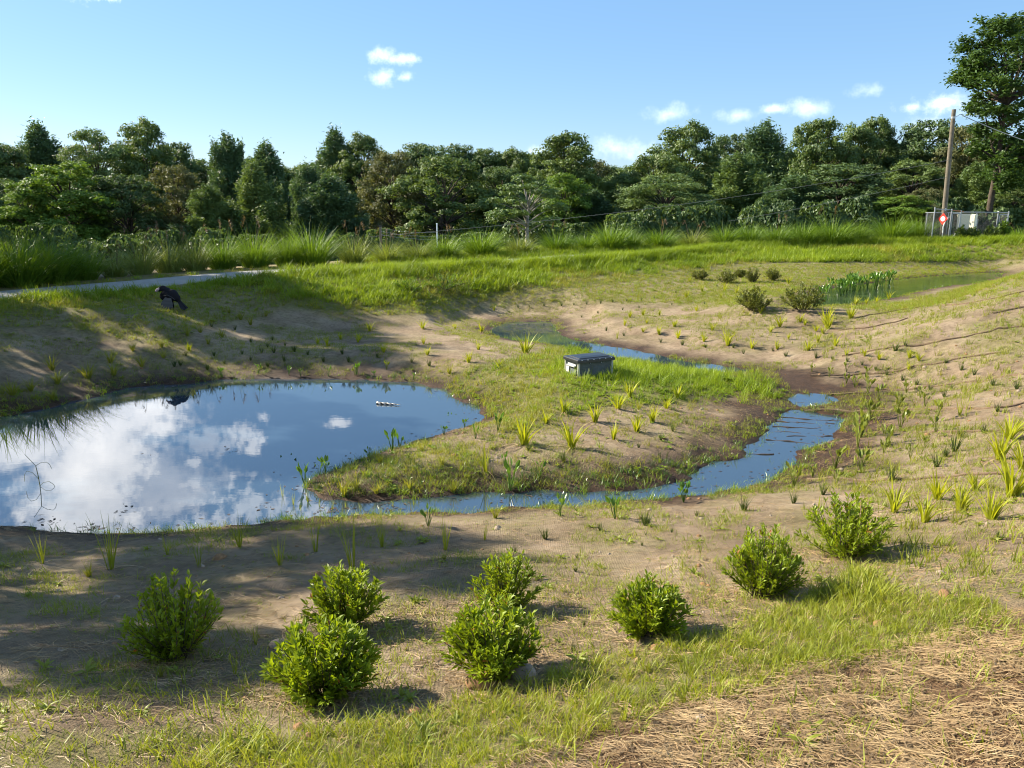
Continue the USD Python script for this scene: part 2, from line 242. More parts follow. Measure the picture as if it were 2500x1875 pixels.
CTRL = [(0, 1875, 1.75), (600, 1875, 1.68), (1250, 1875, 1.64), (1900, 1875, 1.72), (2500, 1875, 1.85), (0, 1600, 1.2), (430, 1607, 1.18), (800, 1697, 1.3), (1213, 1643, 1.25), (1588, 1546, 1.2), (1862, 1456, 1.08), (2068, 1360, .95), (2300, 1600, 1.55), (2500, 1600, 1.68), (2500, 1450, 1.55),
 (0, 1400, .6), (500, 1400, .6), (1000, 1400, .66), (1500, 1380, .68), (1750, 1300, .6), (2000, 1230, .6), (2200, 1250, .85), (2450, 1250, 1.2), (2500, 1100, 1.35), (2300, 1100, .85), (2130, 1060, .45), (2200, 960, .6), (2350, 960, 1.0), (2500, 960, 1.5), (2100, 880, .5), (2300, 860, 1.05), (2500, 850, 1.7), (2000, 820, .45), (2200, 780, .95), (2350, 770, 1.4), (2500, 760, 1.9),
 (2300, 725, 1.25), (2500, 670, 2.05), (2420, 690, 1.7), (2100, 765, .9), (1900, 770, .7), (1350, 862, .16), (1450, 872, .2), (1250, 845, .18), (1560, 885, .2), (1750, 925, .22), (1750, 770, .5), (1600, 800, .35), (1500, 760, .4), (1700, 830, .32), (1850, 850, .35), (1600, 930, .36), (1700, 970, .25),
 (1440, 915, .46), (1300, 1040, .28), (1000, 1165, .2), (1500, 1040, .30), (1600, 1080, .25), (1250, 900, .42), (1100, 850, .4), (900, 840, .36), (700, 860, .38), (1050, 780, .42), (600, 830, .45), (780, 790, .5), (650, 760, .85), (500, 800, .75), (440, 756, 1.07), (300, 800, 1.1), (250, 850, .8), (120, 880, .75), (0, 880, .8), (0, 800, 1.35), (150, 780, 1.3), (-300, 850, 1.3), (-300, 960, .7),
 (0, 722, 1.6), (400, 688, 1.6), (850, 662, 1.6), (600, 710, 1.35), (800, 720, 1.15), (1000, 710, 1.05), (1200, 740, .65), (1350, 720, .75), (1000, 645, 1.65), (1400, 627, 1.75), (1400, 680, 1.1), (1600, 690, .95), (1700, 605, 1.9), (1750, 680, .95), (1900, 690, 1.0), (2000, 650, 1.25), (2200, 640, 1.35), (2450, 640, 1.7), (2000, 590, 2.0), (2300, 588, 2.02), (2500, 590, 2.1), (2500, 620, 1.9), (-400, 760, 1.7)]
cp = np.array([np.r_[at_z(x, y, z)[:2], z] for x, y, z in CTRL])
for x, y, z in [(0, 0, 2.4), (-4, 0, 2.4), (4, 0, 2.45), (0, -4, 3.0), (-6, -3, 2.9), (6, -3, 2.9), (-9, 3, 1.9), (10, 4, 2.2), (-9, 6, 1.1), (-14, 18, 1.5), (-20, 20, 1.7), (-26, 25, 1.8), (-16, 10, 1.6), (-22, 12, 1.9), (16, 12, 2.4), (22, 20, 2.6), (30, 35, 2.5), (35, 48, 2.2), (-10, 33, 1.6), (-4, 37, 1.75), (3, 41, 1.85), (10, 46, 1.9), (18, 49, 2.0), (26, 50, 2.0), (-16, 28, 1.6), (-30, 34, 1.3), (0, 52, .2), (-20, 45, -.2), (20, 58, .8), (40, 60, 1.2), (-40, 45, .2), (-60, 60, -.5), (0, 75, -1), (60, 70, 0), (-30, 70, -1), (35, 75, -.4), (-30, 5, 2), (30, 5, 3), (0, -15, 3.2)]:
    cp = np.vstack([cp, [x, y, z]])
rbf = RBFInterpolator(cp[:, :2], cp[:, 2], kernel='thin_plate_spline', smoothing=.004)
def spread(lo, hi, step, grow, far):
    a = [np.arange(lo, hi + 1e-6, step)]; s, x, y = step, lo, hi; left, right = [], []
    while x > -far: s *= grow; x -= s; left.append(x)
    s = step
    while y < far: s *= grow; y += s; right.append(y)
    return np.concatenate([left[::-1], a[0], right])
xs = spread(-9, 10, .09, 1.07, 420.0)
ys = np.concatenate([spread(2.0, 22.0, .085, 1.03, 420.0)]); ys = ys[ys > -60]
GX, GY = np.meshgrid(xs, ys, indexing='ij'); G = np.column_stack([GX.ravel(), GY.ravel()])
inner = (np.abs(G[:, 0]) < 70) & (G[:, 1] < 85) & (G[:, 1] > -18)
zb = np.full(len(G), -1.0)
coarse_x, coarse_y = np.linspace(-72, 72, 220), np.linspace(-20, 87, 240)
CG = np.stack(np.meshgrid(coarse_x, coarse_y, indexing='ij'), -1)
coarse = RegularGridInterpolator((coarse_x, coarse_y), rbf(CG.reshape(-1, 2)).reshape(CG.shape[:2]), method='linear', bounds_error=False, fill_value=None)
zb = np.clip(coarse(np.column_stack([np.clip(G[:, 0], -70, 70), np.clip(G[:, 1], -18, 85)])), -1.5, 3.4)
def sdist(poly, g):
    d = np.full(len(g), 50.0); box = np.array(poly.bounds); near = np.all((g > box[:2] - 9) & (g < box[2:] + 9), 1)
    q = g[near]; dd = shapely.distance(poly.boundary, shapely.points(q)); dd[shapely.contains_xy(poly, q[:, 0], q[:, 1])] *= -1; d[near] = dd
    return d
G3 = np.column_stack([G, np.zeros(len(G))])
wob = (meshkit.fbm(G3 * 2.1, 4, 3) - .5) * .34 + (meshkit.fbm(G3 * 7.0, 3, 5) - .5) * .16
dl = sdist(LOW, G); df = sdist(FAR, G)
near_b = np.abs(G[:, 0]) < 60
bump = ((meshkit.fbm(G3 * .9, 3, 9) - .5) * .12 + (meshkit.fbm(G3 * 4.0, 3, 11) - .5) * .045) * np.clip(1 - (G[:, 1] - 20) / 8, .05, 1)
def carve(z, d, level, slope, reach=50.0):
    dd = d + wob; bank = level + np.where(dd > 0, slope * np.minimum(dd, reach) + .45 * np.maximum(dd - reach, 0) + .015, np.maximum(dd * .5, -.45)); k = .10
    h = np.clip(.5 + .5 * (bank - z) / k, 0, 1); return bank * (1 - h) + z * h - k * h * (1 - h)
zb = np.maximum(zb + bump * np.clip(1 - np.abs(G[:, 0]) / 80, 0, 1), -1.5)
land = np.maximum(zb, .13)
zz = np.where(inner & (G[:, 1] < 50), land, zb)
ds = sdist(STREAM.union(PUDDLE), G)
zt = carve(zz, dl, 0.0, .30); zt = carve(zt, ds, 0.0, .11, 1.5)
wf = np.clip(1.6 - np.maximum(df, 0) / 2.5, 0, 1) * np.where(df < 5, 1, 0); zt = carve(np.maximum(zt, (FAR_LEVEL + .1) * wf + zt * (1 - wf)), df, FAR_LEVEL, .075) * wf + zt * (1 - wf)
Z = zt.reshape(GX.shape)
height = RegularGridInterpolator((xs, ys), Z, method='linear', bounds_error=False, fill_value=None)
def ground_z(p): return height(np.asarray(p, float)[..., :2])
def hit(px, py):
    """Where the sight line through a pixel meets the terrain."""
    r = ray(px, py); t = np.geomspace(1.5, 160, 900)
    P = CAM + r[..., None, :] * t[:, None] if r.ndim > 1 else CAM + r[None] * t[:, None]
    P = P if P.ndim == 3 else P[None]
    below = P[..., 2] < height(P[..., :2]); k = np.argmax(below, 1); k = np.where(below.any(1), np.maximum(k, 1), len(t) - 1)
    out = []
    for j in range(len(P)):
        a, b = P[j, k[j] - 1], P[j, k[j]]; da, db = a[2] - float(height(a[:2])[0]), b[2] - float(height(b[:2])[0]); w = da / (da - db + 1e-9)
        out.append(a + (b - a) * np.clip(w, 0, 1))
    out = np.array(out); return out if r.ndim > 1 else out[0]
def normal_at(p):
    e = .08; p = np.asarray(p); gx = (ground_z(p[:, :2] + [e, 0]) - ground_z(p[:, :2] - [e, 0])) / (2 * e); gy = (ground_z(p[:, :2] + [0, e]) - ground_z(p[:, :2] - [0, e])) / (2 * e)
    return unit(np.column_stack([-gx, -gy, np.ones(len(p))]))
# where the cover is green, as polygons in the photograph; clamped sideways so that the cover goes on beyond the frame
GREENS = {
 'lawn': [(-900, 700), (0, 702), (400, 672), (850, 640), (1400, 600), (1900, 575), (2500, 575), (3400, 575), (3400, 640), (2500, 634), (2300, 640), (1900, 640), (1800, 655), (1490, 692), (1350, 708), (1180, 730), (1000, 748), (860, 757), (700, 750), (600, 716), (430, 735), (0, 770), (-900, 790)],
 'left': [(-900, 735), (0, 735), (300, 715), (600, 705), (720, 730), (640, 775), (480, 800), (440, 850), (300, 830), (150, 800), (0, 800), (-900, 830)],
 'spit': [(1085, 945), (1130, 905), (1250, 880), (1340, 850), (1480, 850), (1650, 885), (1800, 925), (1790, 965), (1640, 985), (1500, 990), (1400, 1010), (1260, 1060), (1190, 1020), (1130, 975)],
 'tip': [(750, 1200), (860, 1130), (1040, 1078), (1150, 1090), (1200, 1150), (1110, 1205), (900, 1222)],
 'spitlow': [(1180, 1010), (1280, 1050), (1420, 1000), (1650, 975), (1780, 970), (1740, 1080), (1640, 1150), (1400, 1185), (1150, 1190), (1130, 1100)],
 'farbank': [(2060, 752), (2200, 738), (2330, 706), (2500, 668), (3000, 640), (3000, 690), (2500, 700), (2350, 735), (2200, 765)],
 'rightgrass': [(2350, 800), (2500, 775), (2700, 770), (2700, 880), (2500, 850), (2440, 870), (2380, 830)],
 'meadow': [(700, 740), (1000, 715), (1350, 692), (1900, 645), (2500, 640), (2400, 665), (2000, 700), (1800, 745), (1400, 735), (1000, 770), (800, 770)],
 'near': [(300, 1900), (560, 1830), (900, 1770), (1200, 1690), (1500, 1600), (1800, 1525), (1960, 1470), (2090, 1390), (2200, 1450), (2420, 1470), (2480, 1520), (2150, 1610), (1850, 1690), (1500, 1780), (1230, 1900)],
 'nearleft': [(-700, 1900), (-700, 1840), (0, 1800), (500, 1780), (900, 1770), (560, 1900)],
 'leftshore': [(-600, 960), (0, 945), (120, 960), (165, 985), (0, 1025), (-600, 1080)],
}
GPOLY = {k: Polygon(v).buffer(0) for k, v in GREENS.items()}
STRAW = Polygon([(1230, 1900), (1500, 1785), (1850, 1695), (2150, 1615), (2480, 1530), (2900, 1480), (3000, 1950), (1230, 1950)])
def pix(p): q = project(p); return q
def inside(name, q): return shapely.contains_xy(GPOLY[name] if isinstance(name, str) else name, q[:, 0], q[:, 1])
V = np.column_stack([G, zt]); Q = project(V); ahead = (V[:, 1] > 1.0)
def mask(names, blur):
    m = np.zeros(len(V)); idx = np.where(ahead & inner)[0]; q = Q[idx]
    for k in names:
        poly = GPOLY[k] if isinstance(k, str) else k
        d = shapely.distance(poly, shapely.points(q)) ; m[idx] = np.maximum(m[idx], np.clip(1 - d / blur, 0, 1))
    return m
green = np.maximum(mask(['lawn', 'near', 'spit'], 14), .6 * mask(['left', 'tip', 'farbank', 'rightgrass', 'meadow', 'nearleft', 'leftshore'], 18))
green = np.where(V[:, 1] > 46, 1.0, green); green = np.where(V[:, 1] < 1.0, .5, green); strawm = mask([STRAW], 70) * (.55 + .9 * meshkit.fbm(G3 * 3.0, 4, 55)).clip(0, 1)
dw = np.minimum(np.where(dl < 40, dl, 50), np.where(df < 40, df, 50)) + (meshkit.fbm(G3 * 2.6, 4, 21) - .5) * .7
chan = sdist(Polygon([tuple(at_z(x, y, .1)[:2]) for x, y in [(1700, 900), (1830, 900), (1960, 935), (2080, 965), (2090, 1010), (2030, 1080), (1960, 1150), (1880, 1000), (1920, 960), (1800, 925)]]).buffer(0), G)
wet = np.clip(1.25 - np.maximum(dw, 0) / .75, 0, 1); wet = np.maximum(wet, np.clip(1.4 - (chan + (meshkit.fbm(G3 * 2.2, 4, 31) - .5) * 1.6) / 1.1, 0, .97))
nx, ny = GX.shape; I = np.arange(nx * ny).reshape(nx, ny)
quads = np.stack([I[:-1, :-1], I[1:, :-1], I[1:, 1:], I[:-1, 1:]], -1).reshape(-1, 4)
M['ground'] = mat('coir_blanket_ground', {
  'geo': ('geometry', {}), 'wet': ('attribute', {'attribute': 'wet'}), 'green': ('attribute', {'attribute': 'green'}), 'straw': ('attribute', {'attribute': 'straw'}),
  'warp': ('noise_texture', {'scale': 2.2, 'detail': 2.0}), 'wm': ('vector_math', {'math_type': 'scale', 'scale': .05}), 'wp': ('vector_math', {'math_type': 'add'}),
  'wx': ('wave_texture', {'wave_type': 'bands', 'bands_direction': 'x', 'scale': 14.0, 'distortion': .5, 'detail': 2.0, 'detail_scale': 3.0}), 'wy': ('wave_texture', {'wave_type': 'bands', 'bands_direction': 'y', 'scale': 11.0, 'distortion': .7, 'detail': 2.0, 'detail_scale': 3.0}),
  'net': ('math', {'math_type': 'maximum'}), 'fine': ('noise_texture', {'scale': 95.0, 'detail': 4.0, 'roughness': .7}), 'fine2': ('noise_texture', {'scale': 30.0, 'detail': 5.0, 'roughness': .75}), 'hs2': ('math', {'math_type': 'multiply_add', 'value2': 1.6}), 'netf': ('math', {'math_type': 'multiply', 'value2': .55}), 'hsum': ('math', {'math_type': 'multiply_add', 'value2': .3}),
  'blot': ('noise_texture', {'scale': 1.1, 'detail': 6.0, 'roughness': .62}), 'blot2': ('noise_texture', {'scale': .7, 'detail': 6.0, 'roughness': .65}), 'mid': ('noise_texture', {'scale': 9.0, 'detail': 5.0, 'roughness': .65}),
  'base': ('rgb_ramp', {'ramp': [(.28, (.175, .126, .080)), (.5, (.285, .215, .143)), (.72, (.385, .305, .212))]}),
  'netr': ('rgb_ramp', {'ramp': [(.1, (.82, .80, .79)), (.6, (1.0, 1.0, 1.0)), (.95, (1.1, 1.09, 1.07))]}), 'c1': ('mix_color', {'blend_type': 'multiply', 'fac': .75, 'use_clamp_result': False}),
  'midr': ('rgb_ramp', {'ramp': [(.3, (.66, .63, .60)), (.5, (1.0, 1.0, 1.0)), (.72, (1.2, 1.2, 1.2))]}), 'c1b': ('mix_color', {'blend_type': 'multiply', 'fac': .9}),
  'mossn': ('map_range', {'range_type': 'smoothstep', 'from_min': .42, 'from_max': .70, 'to_min': 0.0, 'to_max': .42, 'clamp': True}), 'gm': ('math', {'math_type': 'multiply', 'value2': .72}), 'gadd': ('math', {'math_type': 'maximum'}),
  'moss': ('rgb_ramp', {'ramp': [(.3, (.115, .125, .03)), (.7, (.21, .21, .055))]}), 'c2': ('mix_color', {}),
  'strawc': ('rgb_ramp', {'ramp': [(.25, (.075, .04, .02)), (.6, (.20, .12, .06)), (.85, (.36, .25, .13))]}), 'strawn': ('noise_texture', {'scale': 60.0, 'detail': 4.0}), 'c3': ('mix_color', {}),
  'wetc': ('rgb_ramp', {'ramp': [(.3, (.026, .013, .006)), (.7, (.082, .040, .017))]}), 'c4': ('mix_color', {}), 'rr': ('mix_float', {'a': .92, 'b': .55}), 'b': ('bump', {'strength': 1.0, 'distance': .034}), 'p': ('principled_bsdf', {'specular_ior_level': .2})},
 [('geo.position', 'warp.vector'), ('warp.color', 'wm.vector1'), ('geo.position', 'wp.vector1'), ('wm.vector', 'wp.vector2'), ('wp.vector', 'wx.vector'), ('wp.vector', 'wy.vector'), ('wx.fac', 'net.value1'), ('wy.fac', 'net.value2'), ('geo.position', 'fine.vector'),
  ('net.value', 'hsum.value1'), ('geo.position', 'fine2.vector'), ('fine2.fac', 'hs2.value1'), ('fine.fac', 'hs2.value3'), ('hs2.value', 'hsum.value3'), ('geo.position', 'blot.vector'), ('geo.position', 'blot2.vector'), ('geo.position', 'mid.vector'), ('blot.fac', 'base.fac'), ('base.color', 'c1.a'), ('net.value', 'netr.fac'), ('netr.color', 'c1.b'), ('mid.fac', 'midr.fac'), ('c1.result', 'c1b.a'), ('midr.color', 'c1b.b'),
  ('blot2.fac', 'mossn.value'), ('green.fac', 'gm.value1'), ('gm.value', 'gadd.value1'), ('mossn.result', 'gadd.value2'), ('mid.fac', 'moss.fac'), ('c1b.result', 'c2.a'), ('moss.color', 'c2.b'), ('gadd.value', 'c2.fac'),
  ('geo.position', 'strawn.vector'), ('strawn.fac', 'strawc.fac'), ('c2.result', 'c3.a'), ('strawc.color', 'c3.b'), ('straw.fac', 'c3.fac'), ('mid.fac', 'wetc.fac'), ('c3.result', 'c4.a'), ('wetc.color', 'c4.b'), ('wet.fac', 'c4.fac'), ('c4.result', 'p.base_color'), ('wet.fac', 'rr.fac'), ('rr.result', 'p.roughness'), ('hsum.value', 'b.height'), ('b.normal', 'p.normal')], 'p.BSDF')
ground = obj('ground', (V, quads), M['ground'], smooth=True, kind='structure')
for k, a in (('wet', wet), ('green', green), ('straw', strawm)): primvar(ground, k, a)

# ------------------------------------------------------------------ water
M['water'] = mat('pond_water', {'geo': ('geometry', {}), 'mp': ('mapping', {'scale': (1.0, 2.2, 1.0)}), 'n': ('noise_texture', {'scale': 3.0, 'detail': 3.0}), 'b': ('bump', {'strength': .012, 'distance': .02}), 'p': ('principled_bsdf', {'base_color': (.02, .034, .048), 'roughness': .0, 'ior': 2.7, 'specular_ior_level': .5})},
   [('geo.position', 'mp.vector'), ('mp.vector', 'n.vector'), ('n.fac', 'b.height'), ('b.normal', 'p.normal')], 'p.BSDF')
M['far_water'] = mat('far_pond_water', {'geo': ('geometry', {}), 'mp': ('mapping', {'scale': (.8, 2.5, 1.0)}), 'n': ('noise_texture', {'scale': 4.0, 'detail': 4.0}), 'b': ('bump', {'strength': .10, 'distance': .03}), 'n2': ('noise_texture', {'scale': 1.6, 'detail': 4.0}), 'r': ('rgb_ramp', {'ramp': [(.4, (.02, .032, .018)), (.65, (.045, .062, .03))]}), 'p': ('principled_bsdf', {'roughness': .05, 'ior': 1.4})},
   [('geo.position', 'mp.vector'), ('mp.vector', 'n.vector'), ('n.fac', 'b.height'), ('b.normal', 'p.normal'), ('geo.position', 'n2.vector'), ('n2.fac', 'r.fac'), ('r.color', 'p.base_color')], 'p.BSDF')
def sheet(poly, z, dz=0):
    v, f = trimesh.creation.triangulate_polygon(poly, engine='earcut'); return np.column_stack([v, np.full(len(v), z)]), np.asarray(f)
obj('pond_water', sheet(POND.buffer(.55).simplify(.03), 0.0), M['water'], kind='structure')
obj('stream_water', sheet(STREAM.buffer(.45).simplify(.03), 0.002), M['water'], kind='structure')
obj('puddle_water', sheet(PUDDLE.buffer(.3).simplify(.03), 0.004), M['water'], kind='structure')
obj('far_pond_water', sheet(FAR.buffer(.5).simplify(.05), FAR_LEVEL), M['far_water'], kind='structure')

# ------------------------------------------------------------------ path
def drape(points, n=160):
    p = np.array([np.asarray(a) for a in points]); s = np.r_[0, np.cumsum(np.linalg.norm(np.diff(p[:, :2], axis=0), axis=1))]; t = np.linspace(0, s[-1], n)
    from scipy.interpolate import PchipInterpolator
    return np.column_stack([PchipInterpolator(s, p[:, 0])(t), PchipInterpolator(s, p[:, 1])(t)])
pc = drape([at_z(x, y, z)[:2] for x, y, z in [(-700, 790, 1.7), (-300, 752, 1.65), (0, 722, 1.6), (400, 688, 1.6), (850, 661, 1.6), (1100, 642, 1.68), (1400, 628, 1.75), (1700, 606, 1.9), (2000, 591, 2.0), (2260, 591, 2.0), (2500, 592, 2.05), (2800, 594, 2.1)]])
tg = unit(np.gradient(pc, axis=0)); nr = np.column_stack([-tg[:, 1], tg[:, 0]]); hw = .70
cols = []
for o, dz in ((-hw, -.12), (-hw, .02), (-hw * .3, .035), (hw * .3, .035), (hw, .02), (hw, -.12)):
    q = pc + nr * o; cols.append(np.column_stack([q, ground_z(pc + nr * np.clip(o, -hw, hw)) + dz]))
pv = np.stack(cols, 1); k = len(cols); ii = np.arange(len(pc) - 1)[:, None] * k + np.arange(k - 1)[None]
obj('path', (pv.reshape(-1, 3), np.stack([ii, ii + k, ii + k + 1, ii + 1], -1).reshape(-1, 4)), M['concrete'], kind='structure')
PATH = shapely.LineString(pc)

# seams where one width of blanket laps over the next
M['mud'] = plain('wet_mud', (.075, .045, .022), .6, 0, .4, 30, .3); M['seam'] = plain('blanket_seam', (.12, .085, .055), .95, 0, .3, 20, .1)
SEAMS = [[(1030, 485), (1300, 460), (1460, 420)], [(1150, 420), (1400, 375), (1590, 345)], [(1080, 640), (1300, 602), (1600, 565), (1830, 520), (2133, 465)], [(900, 755), (1180, 745), (1480, 705), (1760, 655), (2000, 620)], [(1290, 832), (1480, 828), (1750, 800), (2133, 745)], [(1000, 862), (1200, 852)],
  [(860, 957), (1300, 960), (1700, 945), (2000, 938), (2150, 908)], [(1560, 1082), (1900, 1075), (2150, 1063)], [(880, 1356), (1400, 1355), (1800, 1330), (2010, 1320)], [(1950, 390), (2150, 352)], [(700, 1072), (835, 1080)], [(1660, 345), (1990, 300), (2150, 262)]]
for s in SEAMS:
    w = np.array([hit(1600 + .422 * x, 600 + .422 * y) for x, y in s]); c = drape(w, 40 if len(s) > 2 else 24); c += np.column_stack([np.zeros(len(c)), (meshkit.fbm(np.column_stack([c, np.zeros(len(c))]) * 3, 3, 41) - .5) * .12])
    t = unit(np.gradient(c, axis=0)); nn = np.column_stack([-t[:, 1], t[:, 0]]); col = []
    for o, dz in ((-.03, -.02), (-.022, .022), (0, .032), (.022, .022), (.035, -.02)):
        q = c + nn * o; col.append(np.column_stack([q, ground_z(q) + dz]))
    pv = np.stack(col, 1); k = 5; ii = np.arange(len(c) - 1)[:, None] * k + np.arange(k - 1)[None]
    obj('blanket_seam', (pv.reshape(-1, 3), np.stack([ii, ii + k, ii + k + 1, ii + 1], -1).reshape(-1, 4)), M['seam'], parent=ground)

BARS = [[(720, 985), (900, 1003), (1060, 1010)], [(700, 1012), (860, 1022), (1040, 1030)], [(680, 1045), (800, 1048), (960, 1052)], [(690, 1072), (840, 1080)], [(760, 1100), (900, 1098), (1040, 1100)], [(640, 1120), (760, 1128), (900, 1140)], [(540, 1205), (620, 1210), (690, 1208)], [(800, 885), (900, 890), (1040, 900)], [(820, 905), (930, 912)]]
for bnum, bar in enumerate(BARS):
    c = drape(np.array([at_z(1600 + .422 * x, 600 + .422 * y, .01) for x, y in bar]), 30); c += np.column_stack([np.zeros(30), (meshkit.fbm(np.column_stack([c * 4, np.zeros(30)]), 3, bnum) - .5) * .16]); col = []; hh = -.006 + .026 * meshkit.noise(np.column_stack([c * 6, np.zeros(30)]), bnum)
    for o, f in ((-.022, -1), (-.009, .7), (.0, 1), (.009, .7), (.022, -1)): col.append(np.column_stack([c[:, 0], c[:, 1] + o, np.maximum(np.where(hh > 0, hh * f, -.01) if f > 0 else np.full(30, -.03), -.03)]))
    pv = np.stack(col, 1); ii = np.arange(29)[:, None] * 5 + np.arange(4)[None]; obj('mud_bar', (pv.reshape(-1, 3), np.stack([ii, ii + 5, ii + 6, ii + 1], -1).reshape(-1, 4)), M['mud'], parent=ground)
rng = np.random.default_rng(63); e = POND.exterior; pts = []
while len(pts) < 420:
    u = e.interpolate(rng.random(), normalized=True); q = np.array([u.x, u.y]) + rng.normal(0, .28, 2)
    if POND.contains(Point(*q)) and q[0] > -8: pts.append([*q, .003])
pts += [[*at_z(x + rng.normal(0, 14), y + rng.normal(0, 5), .003)] for x, y in [(310, 1240)] * 6 + [(285, 1250)] * 5 + [(370, 1105)] * 2 + [(120, 1272)] * 14 + [(230, 1288)] * 16 + [(560, 1098)] * 8 + [(640, 1235)] * 10 + [(820, 1245)] * 22 + [(950, 1240)] * 16]
pts = np.array(pts); k = len(pts); a = rng.uniform(0, 6.28, k); d = np.column_stack([np.cos(a), np.sin(a) * .6, np.zeros(k)]); mb = MB(); mb.add(*diamonds(pts, d, np.tile([0, 0, 1.0], (k, 1)), rng.uniform(.02, .11, k), rng.uniform(.008, .03, k)))
obj('floating_scraps', mb.get(), M['mud'], label='dark scraps of plants floating along the pond edges', cat='debris', kind='stuff')

# far hill seen through the gap in the trees
hx = np.linspace(-600, 1400, 60); hz = 40 + 120 * meshkit.fbm(np.column_stack([hx / 260, hx * 0, hx * 0]), 4, 2)
hv = np.concatenate([np.column_stack([hx, np.full(60, 2400), np.full(60, -30)]), np.column_stack([hx, np.full(60, 2700), hz]), np.column_stack([hx, np.full(60, 3100), np.full(60, -30)])]); a = np.arange(59)
obj('far_hills', (hv, np.vstack([np.column_stack([a, a + 1, a + 61, a + 60]), np.column_stack([a + 60, a + 61, a + 121, a + 120])])), M['hill'], smooth=True, kind='structure')

# ------------------------------------------------------------------ trees
def oak_proto(name, seed, material, nclus=64, per=640, w=3.1, h=10.0, low=.04, leaf=.20, flat=.85, gap=0.0):
    rng = np.random.default_rng(seed); c = cls(name); tr = MB(); hub = np.array([0, 0, h * .32]); tr.tube([(0, 0, -1.5), (0.05, 0, h * .15), (rng.normal(0, .1), rng.normal(0, .1), h * .4), (rng.normal(0, .25), rng.normal(0, .25), h * .72)], [.22, .19, .14, .05], 7)
    cv, cf, n = [], [], 0; cen = []
    while len(cen) < nclus:
        t = rng.uniform(low, 1); prof = np.sin(np.pi * np.clip((t - low * .6) / (1.06 - low * .6), 0, 1) ** .8) ** .6; a = rng.uniform(0, 2 * np.pi); r = w * prof * (rng.uniform(.15, 1) ** .45) * (.72 + .5 * meshkit.noise(np.array([math.cos(a) * 1.3, math.sin(a) * 1.3, t * 3 + seed])))
        p = np.array([math.cos(a) * r, math.sin(a) * r, h * t * .93 + .2])
        if all(np.linalg.norm(p - q) > .75 for q in cen): cen.append(p)
        elif rng.random() < .04: cen.append(p)
    for p in cen:
        mid = (p + np.array([0, 0, min(p[2] * .75, h * .62)])) / 2 + [0, 0, .1]; tr.tube([(0, 0, min(p[2] * .72, h * .62)), mid, p], [.07, .045, .015], 4, False)
        R = rng.uniform(.75, 1.25) * (1.1 - .25 * p[2] / h); k = int(per * R ** 1.6); mm = 13; sd = rdir(rng, mm); sd[:, 2] = np.where(sd[:, 2] < -.4, -sd[:, 2], sd[:, 2]); sc = p + sd * (R * rng.uniform(.4, 1.05, mm))[:, None] * [1, 1, flat]; sr = R * rng.uniform(.26, .56, mm); w_ = sr ** 1.6; at_ = rng.choice(mm, k, p=w_ / w_.sum()); d = rdir(rng, k)
        q = sc[at_] + d * (sr[at_] * rng.uniform(.15, 1, k) ** .5)[:, None] * [1, 1, .7]; nrm = unit(d * .8 + sd[at_] * .4 + rdir(rng, k) * .6 + [0, 0, .3]); v, f = diamonds(q, unit(np.cross(nrm, rdir(rng, k)) + [0, 0, -.25]), nrm, leaf * rng.uniform(.6, 1.25, k), leaf * .62 * rng.uniform(.6, 1.2, k))
        cv.append(v); cf.append(f + n); n += len(v)
    obj('trunk', tr.get(), M['pale_bark'] if name == 'open_tree' else M['bark'], c, smooth=True); obj('crown', (np.vstack(cv), np.vstack(cf)), material, c); return c
def pine_proto(name, seed, material, h=10.0, w=2.6, whorls=20, low=.03, plate=.9, power=.8, leaf=.27, dens=1.0):
    rng = np.random.default_rng(seed); c = cls(name); tr = MB(); tr.tube([(0, 0, -1.5), (0, 0, h * .4), (.05, 0, h * .97)], [.17, .12, .02], 7); cv, cf, n = [], [], 0
    for i in range(whorls):
        t = low + (1 - low) * (i / (whorls - 1)) ** .95; R = w * (1 - t) ** power * rng.uniform(.7, 1.15) + .22
        m = rng.integers(5, 8) if t < .93 else 4; a0 = rng.uniform(0, 6.28)
        for j in range(m):
            a = a0 + j * 2 * np.pi / m + rng.normal(0, .22); L = R * rng.uniform(.5, 1.25); rise = (.12 + .55 * t) * L; z0 = h * t * .96; d = np.array([math.cos(a), math.sin(a), 0])
            br = lambda u: np.array([0, 0, z0]) + d * (L * u)[:, None] + np.outer(rise * u ** 1.5, [0, 0, 1.0])
            tr.tube(br(np.array([0, .5, 1.0])), [.045, .03, .01], 4, False)
            k = int(210 * dens * L ** 1.15 + 30); u = rng.uniform(.18, 1.05, k) ** .62; p = br(u) + np.cross(d, [0, 0, 1.0]) * (rng.normal(0, 1, k) * (.16 + .26 * L * u * (1.12 - u)))[:, None] + np.outer(rng.normal(0, 1, k) * .17 * (1 + plate), [0, 0, 1.0])
            nd = unit(d * .55 + rdir(rng, k) * .75 + [0, 0, .42]); v, f = diamonds(p, nd, unit(rdir(rng, k) + [0, 0, .9]), leaf * rng.uniform(.7, 1.3, k), leaf * .30 * rng.uniform(.7, 1.3, k)); cv.append(v); cf.append(f + n); n += len(v)
    obj('trunk', tr.get(), M['bark'], c, smooth=True); obj('crown', (np.vstack(cv), np.vstack(cf)), material, c); return c
